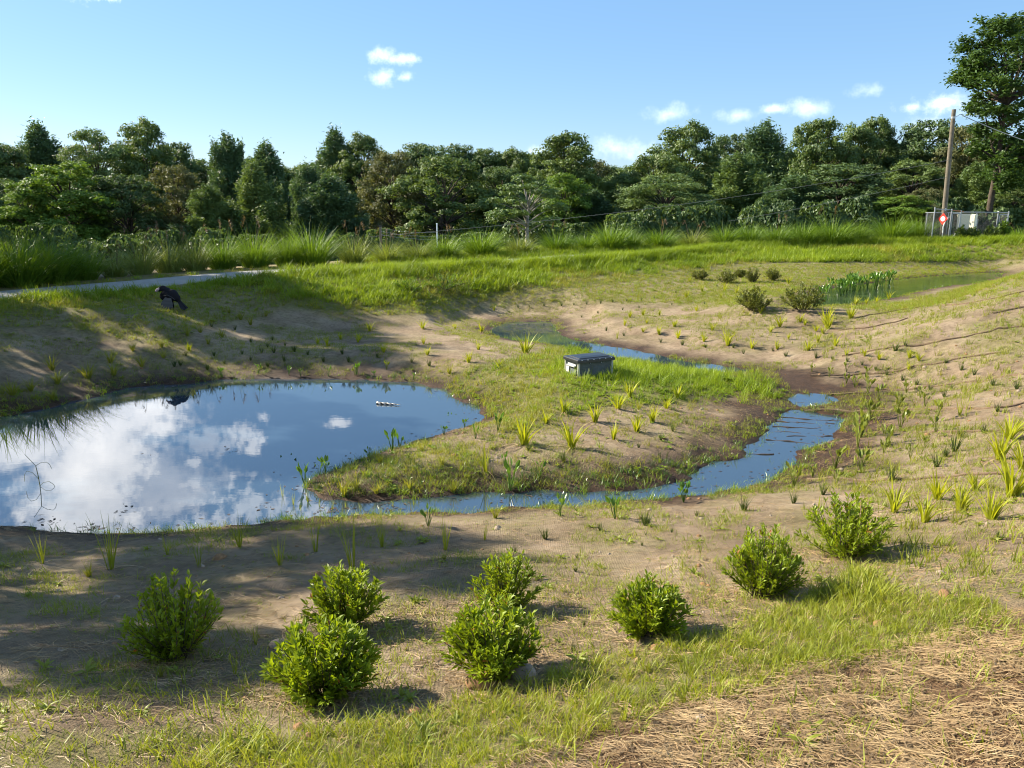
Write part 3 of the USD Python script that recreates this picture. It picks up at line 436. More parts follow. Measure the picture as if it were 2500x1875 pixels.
P = {'oak1': oak_proto('broad_tree_a', 1, M['oak']), 'oak2': oak_proto('broad_tree_b', 2, M['oak_dark'], 68, 600, 2.9), 'oak3': oak_proto('broad_tree_c', 3, M['oak'], 58, 620, 3.3, leaf=.22), 'brown': oak_proto('broad_tree_d', 4, M['oak_brown'], 60, 620, 3.0, leaf=.19),
     'maple': oak_proto('light_tree_a', 5, M['maple'], 62, 580, 2.5, leaf=.21, low=.02), 'feather': oak_proto('feathery_tree', 6, M['pine_light'], 60, 640, 3.0, leaf=.17, flat=.6), 'tall': oak_proto('tall_tree', 7, M['oak'], 58, 600, 2.6, leaf=.21, flat=.9, low=.12), 'open': oak_proto('open_tree', 14, M['feather_leaf'] if 'feather_leaf' in M else M['pine_light'], 24, 260, 2.9, leaf=.28, flat=.5, low=.45),
     'pine1': pine_proto('pine_a', 8, M['pine']), 'pine2': pine_proto('pine_b', 9, M['pine'], whorls=18, w=2.9, power=.7), 'pine3': pine_proto('layered_pine_a', 10, M['pine_light'], w=2.9, power=.7, whorls=17, plate=.8), 'pine4': pine_proto('layered_pine_b', 11, M['pine'], w=3.0, power=.68, whorls=18, plate=.9, dens=1.2)}
PW = {'oak1': 3.4, 'oak2': 3.2, 'oak3': 3.6, 'brown': 3.3, 'maple': 2.9, 'feather': 3.3, 'tall': 3.0, 'open': 3.2, 'pine1': 2.5, 'pine2': 2.7, 'pine3': 2.9, 'pine4': 3.0}
TREES = [  # px, top py, width px, distance, kind, name, label
 (20, 350, 150, 70, 'oak2', 'broadleaf_tree', 'grey green broadleaf tree at the left edge of the photo'),
 (90, 303, 150, 74, 'pine1', 'pine_tree', 'feathery pine whose dark fan shaped top is the first to rise at the left'),
 (50, 446, 110, 53, 'maple', 'broadleaf_tree', 'small bright green tree low at the far left, in front of the wood'),
 (155, 398, 185, 55, 'maple', 'broadleaf_tree', 'large bright green tree in front of the wood, left of the seeding grass plumes'),
 (225, 316, 175, 72, 'feather', 'broadleaf_tree', 'tall tree with thin wispy grey top between the fan topped pine and the lumpy tree'),
 (345, 300, 140, 76, 'oak1', 'broadleaf_tree', 'lumpy topped tall tree, highest in the left quarter of the skyline'),
 (300, 425, 150, 57, 'oak2', 'broadleaf_tree', 'dark tree between the large bright green tree and the brownish one'),
 (415, 345, 110, 82, 'oak2', 'broadleaf_tree', 'distant tree on the skyline just right of the lumpy topped tall tree'),
 (418, 403, 125, 60, 'brown', 'broadleaf_tree', 'brownish green rounded tree in front of the wood, left of the pale green pine'),
 (553, 333, 150, 67, 'pine2', 'pine_tree', 'pine with forked pointed top, left of the two pines beside the dip in the skyline'),
 (505, 455, 165, 56, 'pine3', 'pine_tree', 'pale green pine with flat layered boughs behind the grass clumps, left of its twin'),
 (650, 352, 150, 69, 'pine1', 'pine_tree', 'pine with thin spire on the left side of the dip in the skyline'),
 (615, 400, 165, 57, 'pine3', 'pine_tree', 'broad pale green pine below the dip in the skyline, boughs drooping in layers'),
 (745, 405, 130, 63, 'pine4', 'pine_tree', 'dark blue green pine filling the bottom of the dip in the skyline'),
 (818, 318, 140, 74, 'pine1', 'pine_tree', 'slender pine with bare leader standing tallest right of the dip in the skyline'),
 (885, 335, 140, 73, 'oak1', 'broadleaf_tree', 'glossy leaved tree on the skyline right of the slender pine'),
 (800, 430, 190, 56, 'pine4', 'pine_tree', 'very dark layered pine above the biggest grass clump'),
 (955, 370, 140, 63, 'brown', 'broadleaf_tree', 'olive brown tree on the skyline, left of centre, above the grey fence post'),
 (1035, 348, 140, 75, 'oak2', 'broadleaf_tree', 'rounded dark tree on the skyline just right of the olive brown tree'),
 (1115, 352, 120, 79, 'oak2', 'broadleaf_tree', 'low domed tree on the skyline, second right of the olive brown tree'),
 (1085, 376, 210, 60, 'oak3', 'broadleaf_tree', 'wide olive green oak in front of the domed trees at the centre left'),
 (1195, 362, 130, 79, 'oak2', 'broadleaf_tree', 'distant tree on the skyline over the right side of the wide olive oak'),
 (1258, 368, 110, 77, 'oak1', 'broadleaf_tree', 'low tree on the skyline just left of the tall isolated crown'),
 (1225, 405, 130, 63, 'oak2', 'broadleaf_tree', 'shaded tree between the wide olive oak and the thin trunked tree'),
 (1385, 327, 150, 64, 'tall', 'broadleaf_tree', 'tall isolated round crown on the skyline left of the gap with the far hill'),
 (1290, 425, 150, 47, 'open', 'small_tree', 'thin trunked open tree with pale bare trunk, standing near the cable'),
 (1375, 425, 120, 57, 'maple', 'broadleaf_tree', 'fresh green tree below the tall isolated crown'),
 (1472, 402, 80, 95, 'oak1', 'broadleaf_tree', 'hazy little tree standing far back in the gap in the skyline'),
 (1450, 465, 150, 58, 'pine4', 'pine_tree', 'dark low pine beneath the gap in the skyline'),
 (1530, 425, 130, 62, 'oak1', 'broadleaf_tree', 'tree on the right slope of the gap in the skyline'),
 (1600, 372, 150, 66, 'oak3', 'broadleaf_tree', 'tree rising right of the gap, left shoulder of the big round crown'),
 (1680, 308, 180, 71, 'oak1', 'broadleaf_tree', 'big round crown right of the gap in the skyline'),
 (1630, 425, 210, 56, 'feather', 'broadleaf_tree', 'soft brownish feathery tree in front of the big round crown'),
 (1785, 325, 130, 77, 'oak2', 'broadleaf_tree', 'distant dark tree between the big round crown and the tall soft pine'),
 (1870, 303, 180, 66, 'pine2', 'pine_tree', 'tall soft topped pine right of the big round crown'),
 (1800, 380, 190, 59, 'pine3', 'pine_tree', 'pale grey green pine with wide boughs in front of the tall soft topped pine'),
 (1940, 430, 190, 54, 'pine4', 'pine_tree', 'dark pine sweeping low behind the long grass row'),
 (2000, 287, 150, 64, 'oak3', 'broadleaf_tree', 'tall lumpy oak at the right, the left one of two with ragged tops'),
 (2095, 312, 130, 66, 'oak1', 'broadleaf_tree', 'oak with ragged top in the middle of the ragged group'),
 (2148, 288, 95, 67, 'tall', 'broadleaf_tree', 'narrow pointed crown at the right end of the ragged topped group'),
 (2055, 400, 200, 55, 'oak2', 'broadleaf_tree', 'dark broad oak in front of the ragged topped group'),
 (2205, 345, 120, 71, 'oak2', 'broadleaf_tree', 'lower tree in the dip left of the utility pole'),
 (2285, 292, 170, 66, 'oak2', 'broadleaf_tree', 'large dark crown just behind the utility pole top'),
 (2235, 395, 160, 56, 'oak1', 'broadleaf_tree', 'tree in front of the dip left of the utility pole'),
 (2370, 305, 140, 62, 'brown', 'broadleaf_tree', 'olive tree between the utility pole and the big open tree'),
 (2385, 400, 140, 54, 'pine3', 'pine_tree', 'grey green pine behind the chain link enclosure'),
 (2475, 335, 160, 60, 'maple', 'broadleaf_tree', 'yellow green tree at the right edge behind the big open tree'),
 (2200, 478, 130, 50, 'maple', 'bush', 'bright young bush left of the utility pole foot'),
 (2265, 462, 120, 51, 'brown', 'bush', 'tan seeded bush directly left of the utility pole'),
 (2480, 450, 110, 51, 'oak3', 'bush', 'bush at the right edge beyond the chain link enclosure'),
 (-60, 350, 170, 68, 'oak1', 'broadleaf_tree', 'tree just outside the left edge of the photo'), (-170, 330, 190, 70, 'pine2', 'pine_tree', 'pine outside the left edge of the photo'), (-40, 430, 150, 55, 'oak2', 'broadleaf_tree', 'lower tree just outside the left edge of the photo'),
 (2570, 330, 170, 62, 'oak1', 'broadleaf_tree', 'tree just outside the right edge of the photo'), (2680, 320, 170, 64, 'oak2', 'broadleaf_tree', 'second tree outside the right edge of the photo'),
]
for i, (px, py, wp, D, kind, name, label) in enumerate(TREES):
    top = at_d(px, py, D); base = np.array([top[0], D, float(ground_z(np.array([[top[0], D]]))[0]) - .1]); hgt = top[2] - base[2]; sw = wp * D / F / 2 / PW[kind] * 1.3
    thing(name, base, (i * 2.399) % 6.28, (sw, sw, hgt / 10.0), P[kind], label=label, cat='bush' if name == 'bush' else 'tree')
rng = np.random.default_rng(19)                              # rows behind, whose tops close the gaps between the crowns in front
for i, px in enumerate(np.arange(-120, 2640, 62)):
    D = 84 + rng.uniform(-4, 6); py = 388 + rng.uniform(-16, 18) + 28 * math.exp(-((px - 705) / 60) ** 2) + 30 * math.exp(-((px - 1470) / 60) ** 2) - 25 * (px > 1900); kind = ['oak2', 'oak1', 'pine4', 'oak2', 'feather', 'brown'][rng.integers(6)]
    top = at_d(px, py, D); z = float(ground_z(np.array([[top[0], D]]))[0]); sw = 190 * D / F / 2 / PW[kind]; thing('pine_tree' if kind[:4] == 'pine' else 'broadleaf_tree', (top[0], D, z), i * 1.9, (sw, sw, (top[2] - z) / 10), P[kind], label='tree in the back row of the wood, closing the gaps between the front crowns', cat='tree', group='back row of the wood')
# trees beyond the left edge that shade the bank and the near shore
for (x, y, h, w, kind, label) in [(-16.4, 13.2, 10.4, 2.1, 'feather', 'tree beyond the left edge, shading the near shore of the pond'), (-11.6, 8.0, 7.1, 2.2, 'feather', 'small tree beyond the left edge, shading the near left ground'), (-21.0, 20.0, 10.8, 3.0, 'oak3', 'tree beyond the left edge, shading the pond bank'),
     (-26.2, 29.2, 13.8, 3.5, 'oak1', 'tall tree beyond the left edge, shading the ground around the bird'), (-29.5, 33.0, 15.5, 3.2, 'oak2', 'tree beyond the left edge, shading the left grass clumps')]:
    thing('broadleaf_tree', (x, y, float(ground_z(np.array([[x, y]]))[0]) - .1), h, (w / 3.0, w / 3.0, h / 10), P[kind], label=label, cat='tree')
# undergrowth: the wood's dark lower edge
rng = np.random.default_rng(77); under = []
bush = MB(); k = 1900; d = rdir(rng, k); d[:, 2] = np.abs(d[:, 2]); q = d * (.6 + .5 * meshkit.noise(d * 2.5))[:, None] * [1.25, 1.25, 1.2]; bush.add(*diamonds(q, unit(rdir(rng, k) + [0, 0, -.2]), unit(d + rdir(rng, k) * .6), .15, .10))
pos = []
for D0 in (51, 54, 58):
    for px in np.arange(-150, 2680, 46):
        x = (px - W / 2) / F * D0 * 1.03 + rng.normal(0, .5); y = D0 + rng.normal(0, 1.0) - (5 if px < 700 and D0 == 51 else 0); pos.append((x, y))
pos = np.array(pos); pos = np.column_stack([pos, ground_z(pos) - .1])
scatter('undergrowth', [(bush.get(), M['oak_dark'])], pos, rng.uniform(0, 6.28, len(pos)), np.column_stack([rng.uniform(1.2, 1.9, len(pos)), rng.uniform(1.2, 1.9, len(pos)), rng.uniform(1.4, 2.6, len(pos))]), np.zeros(len(pos)), label='dark bushes forming the shaded lower edge of the wood', cat='undergrowth')

# the big open tree at the right
def big_tree():
    rng = np.random.default_rng(5); D = 50.0; b = at_d(2412, 548, D); b[2] = float(ground_z(b[None])[0]); t = thing('locust_tree', b, label='tall open locust tree with dark trunk rising behind the chain link enclosure', cat='tree')
    S = D / F; X = lambda px, py, dy=0: np.array([(px - 2412) * S * 1.02, dy, (540 - py) * S + (at_d(2412, 540, D)[2] - b[2])])
    tr = MB(); tr.tube([X(2410, 590), X(2411, 480), X(2416, 400), X(2414, 330), X(2418, 270)], [.21, .18, .15, .12, .09], 9); tr.tube([X(2424, 590, .5), X(2424, 520, .5), X(2421, 440, .3), X(2417, 380)], [.12, .10, .09, .07], 7)
    ends = []
    for (px, py, dy, r) in [(2345, 215, -.8, .9), (2375, 180, .6, 1.0), (2330, 205, .4, .8), (2360, 235, -1.4, .8), (2310, 205, .2, .55), (2395, 130, -.6, .95), (2350, 130, .4, .75), (2365, 110, -.2, .7), (2420, 95, .6, .9), (2345, 160, .9, .7), (2450, 120, -1, .95), (2485, 80, .4, .9), (2520, 70, 0, 1.1), (2470, 170, 1.2, 1.0), (2510, 150, -1.2, 1.1), (2550, 130, .5, 1.2), (2430, 200, 1.3, .8), (2450, 240, -.9, .7), (2395, 260, 1.1, .7), (2500, 225, .6, .9), (2540, 210, -.6, 1.1), (2400, 290, -.7, .65), (2440, 300, .8, .75), (2480, 300, -.4, .8), (2530, 290, .9, 1.0), (2420, 340, .9, .6), (2450, 350, -.6, .7), (2495, 345, .6, .8), (2390, 345, -.4, .55), (2400, 165, -1.2, .8), (2325, 185, -.6, .55), (2380, 210, 1.4, .7), (2590, 180, .3, 1.2), (2600, 90, -.2, 1.1), (2405, 395, -.5, .5), (2432, 420, .6, .55), (2330, 225, .3, .5), (2415, 140, .9, .8), (2405, 430, -.6, .7), (2440, 380, .5, .7), (2385, 375, .6, .6), (2425, 460, -.4, .6), (2370, 330, .2, .6), (2355, 290, -.4, .5), (2465, 400, .3, .9), (2490, 390, -.5, .8), (2375, 270, .7, .6)]:
        ends.append((X(px, py, dy * 1.6), r))
    cv, cf, n = [], [], 0
    for p, r in ends:
        st = X(2416, 400) if p[2] < 6.5 else X(2416, 330) if p[2] < 8.5 else X(2418, 275); md = (st + p) / 2 + rng.normal(0, .25, 3) + [0, 0, .15]; tr.tube([st, md, p], [.085, .055, .02], 5, False)
        for _ in range(3): tr.tube([md * .4 + p * .6, p + rng.normal(0, .5, 3) * r], [.03, .008], 4, False)
        for s in range(9):
            o = rdir(rng, 1)[0] * r * rng.uniform(.4, 1.25) * [1.2, 1.2, .85]; k = int(95 * r); d = rng.normal(size=(k, 3)) * [.30, .30, .2] * r; nrm = unit(rdir(rng, k) * .7 + [0, 0, .8]); v, f = diamonds(p + o + d, unit(rdir(rng, k) * [1, 1, .4] + [0, 0, -.15]), nrm, .27 * rng.uniform(.6, 1.3, k), .13 * rng.uniform(.7, 1.2, k)); cv.append(v); cf.append(f + n); n += len(v)
    obj('trunk', tr.get(), M['bark'], t, smooth=True); obj('crown', (np.vstack(cv), np.vstack(cf)), M['locust'], t)
big_tree()

# ------------------------------------------------------------------ ornamental grass clumps
def misc_proto(name, seed, material, n=700, plumes=0, spread_=.32, arch=.5):
    rng = np.random.default_rng(seed); c = cls(name); a = rng.uniform(0, 6.28, n); r = spread_ * rng.uniform(0, 1, n) ** .6; base = np.column_stack([np.cos(a) * r, np.sin(a) * r, np.full(n, -.05)]); out = np.column_stack([np.cos(a), np.sin(a), np.zeros(n)])
    lean = out * rng.uniform(.05, .75, n)[:, None] * (.4 + r[:, None] / spread_) + [0, 0, 1.0] + rng.normal(0, .1, (n, 3)); v, f = blades(base, lean, rng.uniform(.5, 1.15, n), rng.uniform(.010, .024, n), rng.uniform(.2, arch + .1, n) * rng.uniform(.6, 1.3, n), rng, 5); obj('foliage', (v, f), material, c)
    for i in range(plumes):
        m = MB(); a = rng.uniform(0, 6.28); o = np.array([math.cos(a), math.sin(a), 0]); p0 = o * .15; p2 = o * rng.uniform(.2, .5) + [0, 0, rng.uniform(.80, 1.05)]; m.tube([p0, (p0 + p2) / 2 - o * .05, p2], [.006, .005, .004], 4); dd = np.tile(p2, (26, 1)) + np.outer(rng.uniform(0, 1, 26), o * .10 + [0, 0, -.2]) ; m.add(*blades(dd, rdir(rng, 26) * .5 + o * .5 + [0, 0, .6], .12, .014, .3, rng, 2)); obj('plume', m.get(), M['plume'], c)
    return c
GM = [misc_proto('ornamental_grass_a', 21, M['misc']), misc_proto('ornamental_grass_b', 22, M['misc'], 760, 2, .36, .7), misc_proto('ornamental_grass_c', 23, M['misc_pale'], 520, 3, .34, .9), misc_proto('ornamental_grass_d', 24, M['misc_pale'], 460, 3, .3, .6)]
CLUMPS = [  # px, base py, top py, width px, kind, label
 (-60, 700, 568, 210, 0, 'deep shaded ornamental grass at the left edge, beyond the frame'), (45, 698, 566, 210, 0, 'big dark ornamental grass clump in shade at the left edge'), (130, 692, 575, 170, 0, 'dark ornamental grass clump in shade, second from the left edge'), (205, 686, 592, 120, 0, 'narrower dark ornamental grass clump at the right end of the shaded group'),
 (282, 672, 618, 110, 2, 'low yellow green grass clump with arching tan seed heads above it'), (345, 668, 598, 120, 3, 'pale loose grass clump between the arching seed heads and the tall tan plumes'), (415, 664, 585, 130, 2, 'pale grass clump with tall upright tan plumes behind it'), (478, 660, 592, 120, 3, 'streaky silver green grass clump in the sun behind the bird'),
 (545, 655, 572, 120, 1, 'sunlit grass clump leaning right, left of the two biggest green clumps'), (625, 652, 565, 130, 1, 'large green grass clump, left one of the two biggest'), (762, 646, 552, 170, 0, 'largest rounded green grass clump along the path'), (700, 650, 570, 110, 0, 'green grass clump squeezed between the two biggest ones'),
 (862, 636, 580, 110, 3, 'pale reedy grass right of the largest rounded clump'), (945, 628, 588, 120, 3, 'pale reedy grass beneath the grey wire post'), (1020, 622, 582, 120, 2, 'pale tufted grass between the grey post and the white stake'), (1085, 618, 572, 110, 1, 'green grass beside the white stake'), (1175, 614, 560, 140, 0, 'tall sunlit grass clump left of the thin tree trunk'), (1265, 608, 575, 110, 3, 'pale low grass at the foot of the thin tree trunk'),
 (1360, 602, 562, 110, 1, 'dark green grass clump just right of the thin tree trunk'), (1430, 600, 568, 80, 0, 'small green grass clump left of the tallest clump at mid right'), (1490, 598, 545, 130, 0, 'tallest rounded grass clump at mid right'), (1545, 598, 560, 70, 0, 'small upright clump touching the tallest clump on its right'), (1610, 595, 555, 110, 1, 'spiky grass clump right of the tallest clump'), (1690, 592, 562, 110, 3, 'low soft grass clump, second right of the tallest clump'),
 (1765, 588, 548, 110, 0, 'first clump of the long unbroken grass row at the right'), (1830, 586, 545, 100, 0, 'second clump of the long unbroken grass row at the right'), (1895, 584, 545, 100, 1, 'third clump of the long unbroken grass row at the right'), (1960, 582, 540, 110, 0, 'fourth clump of the long unbroken grass row at the right'), (2030, 580, 530, 130, 1, 'highest clump of the long unbroken grass row at the right'), (2090, 578, 540, 90, 0, 'sixth clump of the long unbroken grass row, beside the reddish bare soil'), (2175, 574, 524, 130, 0, 'grass clump before the bright bush left of the enclosure'), (2240, 574, 528, 110, 0, 'grass clump against the left side of the enclosure'), (2490, 580, 555, 110, 1, 'grass clump right of the enclosure at the right edge')]
for i, (px, py, ty, wp, k, label) in enumerate(CLUMPS):
    D = float(np.interp(px, [-100, 0, 400, 850, 1100, 1400, 1700, 2000, 2250, 2500], [22.6, 23.0, 28.0, 32.3, 35.5, 38.5, 42.5, 44.5, 46.5, 47])); p = at_d(px, py, D); p[2] = float(ground_z(p[None])[0]); h = (at_d(px, ty, D)[2] - p[2]) * 1.1; s = wp * D / F / (1.45 if px < 260 else 1.75)
    thing('ornamental_grass_clump', p, i * 1.7, (s, s, h / (.80 if k < 2 else .72)), GM[k], label=label, cat='ornamental grass')

# ------------------------------------------------------------------ grey storage box on the spit
def storage_box():
    p = hit(1412, 919); L_, W_, H_ = .87, .55, .345; yaw = math.radians(27); z0 = p[2] - .03
    t = thing('storage_box', (p[0], p[1], z0), yaw, label='grey storage box with black lid standing in the grass on the spit', cat='storage box')
    c = np.array([L_ / 2, W_ / 2, 0])                       # the near corner is the origin; x runs along the long side
    sh = rbox((L_ - .02, W_ - .02, H_), .012, (c[0], c[1], H_ / 2)); obj('body', sh, M['box_grey'], t)
    for x, y in ((0, 0), (L_, 0), (0, W_), (L_, W_)):
        obj('corner_post', rbox((.045, .045, H_ - .01), .008, (x + (.012 if x == 0 else -.012), y + (.012 if y == 0 else -.012), H_ / 2)), M['box_trim'], t)
    lid = obj('lid', rbox((L_ + .07, W_ + .07, .045), .018, (c[0], c[1], H_ + .023)), M['box_lid'], t)
    obj('raised_panel', hull([(c[0] + i * (L_ / 2 - .06), c[1] + j * (W_ / 2 - .06), H_ + .05) for i in (-1, 1) for j in (-1, 1)] + [(c[0] + i * (L_ / 2 - .16), c[1] + j * (W_ / 2 - .16), H_ + .066) for i in (-1, 1) for j in (-1, 1)], [.012] * 8, 8), M['box_lid'], lid)
    obj('lip', MB().box((c[0], -.036, H_ - .002), (L_ + .066, .012, .05)).box((-.036, c[1], H_ - .002), (.012, W_ + .05, .05)).get(), M['box_lid'], lid)
    for i in range(6): obj('bolt', m3.Manifold.sphere(.011, 8).translate((.06 + i * .15, -.042, H_ + .03)), M['bolt'], lid)
    for x in (.30, .58): obj('bolt', m3.Manifold.sphere(.013, 8).translate((x, .0, H_ * .83)), M['bolt'], t)
    h = obj('handle', MB().box((-.006, W_ * .47, H_ * .70), (.012, W_ * .56, .055)).box((-.035, W_ * .47, H_ * .655), (.05, W_ * .56, .022)).get(), M['handle'], t); obj('recess', MB().box((-.004, W_ * .40, H_ * .585), (.012, W_ * .46, .04)).get(), M['dark'], h)
    obj('label_sheet', MB().box((-.0015, W_ * .80, H_ * .34), (.008, W_ * .22, H_ * .36)).get(), M['paper'], t)
    obj('scuffed_panel', MB().box((.0005, W_ * .38, H_ * .30), (.006, W_ * .44, H_ * .36)).get(), M['box_scuff'], t)
storage_box()

# ------------------------------------------------------------------ dark turkey on the bank
def turkey():
    p = hit(420, 757); t = thing('turkey', (p[0], p[1], p[2] - .01), math.radians(-4), label='dark turkey with barred grey wing hunched on the shaded grass below the path', cat='bird')
    s = lambda a: [(x, y, z) for x, y, z, r in a], 
    def chain(a):
        m = m3.Manifold()
        for (x0, y0, z0, r0), (x1, y1, z1, r1) in zip(a, a[1:]): m += hull([(x0, y0, z0), (x1, y1, z1)], [r0, r1], 24)
        return m
    b = chain([(-.19, 0, .41, .125), (-.10, 0, .46, .165), (.05, .0, .45, .165), (.17, 0, .37, .105), (.23, 0, .28, .055)]) + chain([(-.10, 0, .55, .12), (-.21, 0, .635, .085), (-.285, -.01, .62, .06), (-.31, -.02, .585, .045)])
    for y in (-.06, .07): b += chain([(-.02, y, .34, .07), (-.01, y, .22, .035), (.02, y, .12, .016), (-.005, y, .02, .015), (-.07, y - .01, .012, .010)])
    m = b.refine_to_length(.022).to_mesh(); tm = trimesh.Trimesh(m.vert_properties[:, :3], m.tri_verts, process=False); trimesh.smoothing.filter_taubin(tm, iterations=12)
    obj('body', tm, M['feather'], t, smooth=True)
    hd = chain([(-.29, -.035, .63, .038), (-.345, -.05, .60, .042), (-.385, -.055, .565, .032)]).refine_to_length(.012).to_mesh(); tm = trimesh.Trimesh(hd.vert_properties[:, :3], hd.tri_verts, process=False); trimesh.smoothing.filter_taubin(tm, iterations=10); h = obj('head', tm, M['skin'], t, smooth=True)
    obj('beak', chain([(-.395, -.058, .56, .018), (-.43, -.06, .53, .005)]), M['feather'], h)
    for y in (-.087, -.022): obj('eye', m3.Manifold.sphere(.008, 10).translate((-.36, y - .002, .61)), M['dark'], h)
    for i, (a, ln) in enumerate(((-.1, .30), (.02, .34), (.12, .36), (.22, .37), (.32, .35), (.42, .30))):   # drooped barred flight feathers of the near wing
        d = np.array([-.55 + a * 1.5, -.03, -1.0]); d /= np.linalg.norm(d); st = np.array([-.06 + i * .028, -.155, .40 - i * .004]); sd = np.cross(d, [0, 1.0, 0]); e = st + d * ln
        v = np.array([st - sd * .02, st + sd * .02, st + d * ln * .6 + sd * .04, e + sd * .012, e - sd * .012, st + d * ln * .6 - sd * .04]); v2 = np.vstack([v + [0, -.004 * i, 0], v + [0, -.004 * i + .005, 0]])
        obj('flight_feather', m3.Manifold.hull_points(v2), M['bar_feather'], t)
    w = obj('wing', hull([(-.14, -.12, .47), (-.02, -.14, .50), (.10, -.13, .44), (.19, -.11, .34), (.0, -.145, .40)], [.03, .035, .035, .025, .03], 16), M['feather'], t)
    obj('wing_edge', MB().tube([(-.12, -.165, .445), (0, -.185, .47), (.10, -.178, .42), (.19, -.145, .33)], .006, 5).get(), M['bar_feather'], w)
    for i in range(7):
        a = (i - 3) * .035; st = np.array([.22, a * .6, .30]); e = np.array([.385, a * 1.7, .02 + abs(a) * .3]); d = unit(e - st); sd = np.array([0, 1.0, 0]); nn = np.cross(d, sd)
        obj('tail_feather', m3.Manifold.hull_points(np.vstack([st + sd * .018 + nn * .004, st - sd * .018 + nn * .004, e + sd * .03 + nn * .004, e - sd * .03 + nn * .004, st + sd * .018 - nn * .004, st - sd * .018 - nn * .004, e + sd * .03 - nn * .004, e - sd * .03 - nn * .004]) + nn * .004 * (i % 2)), M['feather'], t)
turkey()

# ------------------------------------------------------------------ utility pole, cables, stakes, enclosure
DF = 45.0; S = DF / F
def fp(px, py, d=0.0): return at_d(px, py, DF + d)
def pole():
    b = fp(2299, 590, .9); b[2] = float(ground_z(b[None])[0]) - .3; top = fp(2329, 267, .9); t = thing('utility_pole', b, label='weathered wooden utility pole leaning right beside the chain link enclosure', cat='utility pole'); d = top - b
    obj('shaft', MB().tube([(0, 0, 0), d * .35, d * .7, d], [.15, .14, .125, .11], 14).get(), M['pole'], t, smooth=40)
    k = obj('bracket', MB().tube([d * .945 + [.12, -.05, 0], d * .95 + [.32, -.1, .12], d * .945 + [.5, -.15, .05]], .018, 6).get(), M['galv'], t)
    obj('band', MB().tube([d * .935, d * .95], [.118, .118], 14).get(), M['galv'], t); obj('marker_tag', MB().box(d * .28 + [-.03, -.165, 0], (.08, .012, .12)).get(), M['bolt'], t)
    return b, d
pb, pd = pole()
def cable(name, pts, r, label, sag=.0):
    pts = np.array(pts); t = np.linspace(0, 1, 24)[:, None]; p = pts[0] * (1 - t) + pts[1] * t; p[:, 2] -= sag * 4 * (t * (1 - t))[:, 0]
    obj(name, MB().tube(p, r, 5).get(), M['cable'] if 'grey' not in label else M['galv'], label=label, cat='cable')
cable('cable', [pb + pd * .945 + [.5, -.15, .05], at_d(2720, 402, 42)], .022, 'pale grey cable running from the pole top to the right edge', .25)
cable('cable', [fp(2316, 391, .75), at_d(902, 578, 36)], .011, 'long dark cable falling from the pole across the wood to the left post', .45)
cable('cable', [fp(2311, 433, .75), at_d(1780, 540, 44)], .011, 'short lower dark cable slanting down left from the pole into the grass row', .1)
def post(px, py0, py1, D, w, material, label, name):
    a, b = at_d(px, py1, D), at_d(px, py0, D); t = thing(name, (a[0], a[1], float(ground_z(a[None])[0])), label=label, cat='post'); h = b[2] - float(ground_z(a[None])[0])
    obj('shaft', rbox((w, w, h), .008, (0, 0, h / 2)), material, t); obj('cap', rbox((w * 1.15, w * 1.15, .03), .006, (0, 0, h + .014)), M['dark'] if material is not M['white'] else material, t)
    return b
tops = [post(930, 553, 592, 36, .11, M['pole'], 'grey wooden wire post at the end of the long cable', 'wire_post'), post(1067, 546, 580, 37, .06, M['white'], 'thin white stake standing in the grass right of the wire post', 'stake'), at_d(1370, 582, 42)]
for j, (a, b, dz) in enumerate(((0, 1, .06), (0, 1, .22), (0, 1, .36), (1, 2, .45), (1, 2, .62))):
    words = ['top', 'middle', 'lowest', 'upper', 'lower'][j]
    cable('fence_wire', [tops[a] - [0, .06, dz], tops[b] - [0, .04, dz + (.35 if a == 0 else 0)]], .005, f'{words} thin wire strung from the ' + ('grey wire post to the white stake' if a == 0 else 'white stake towards the thin tree trunk'), .08)

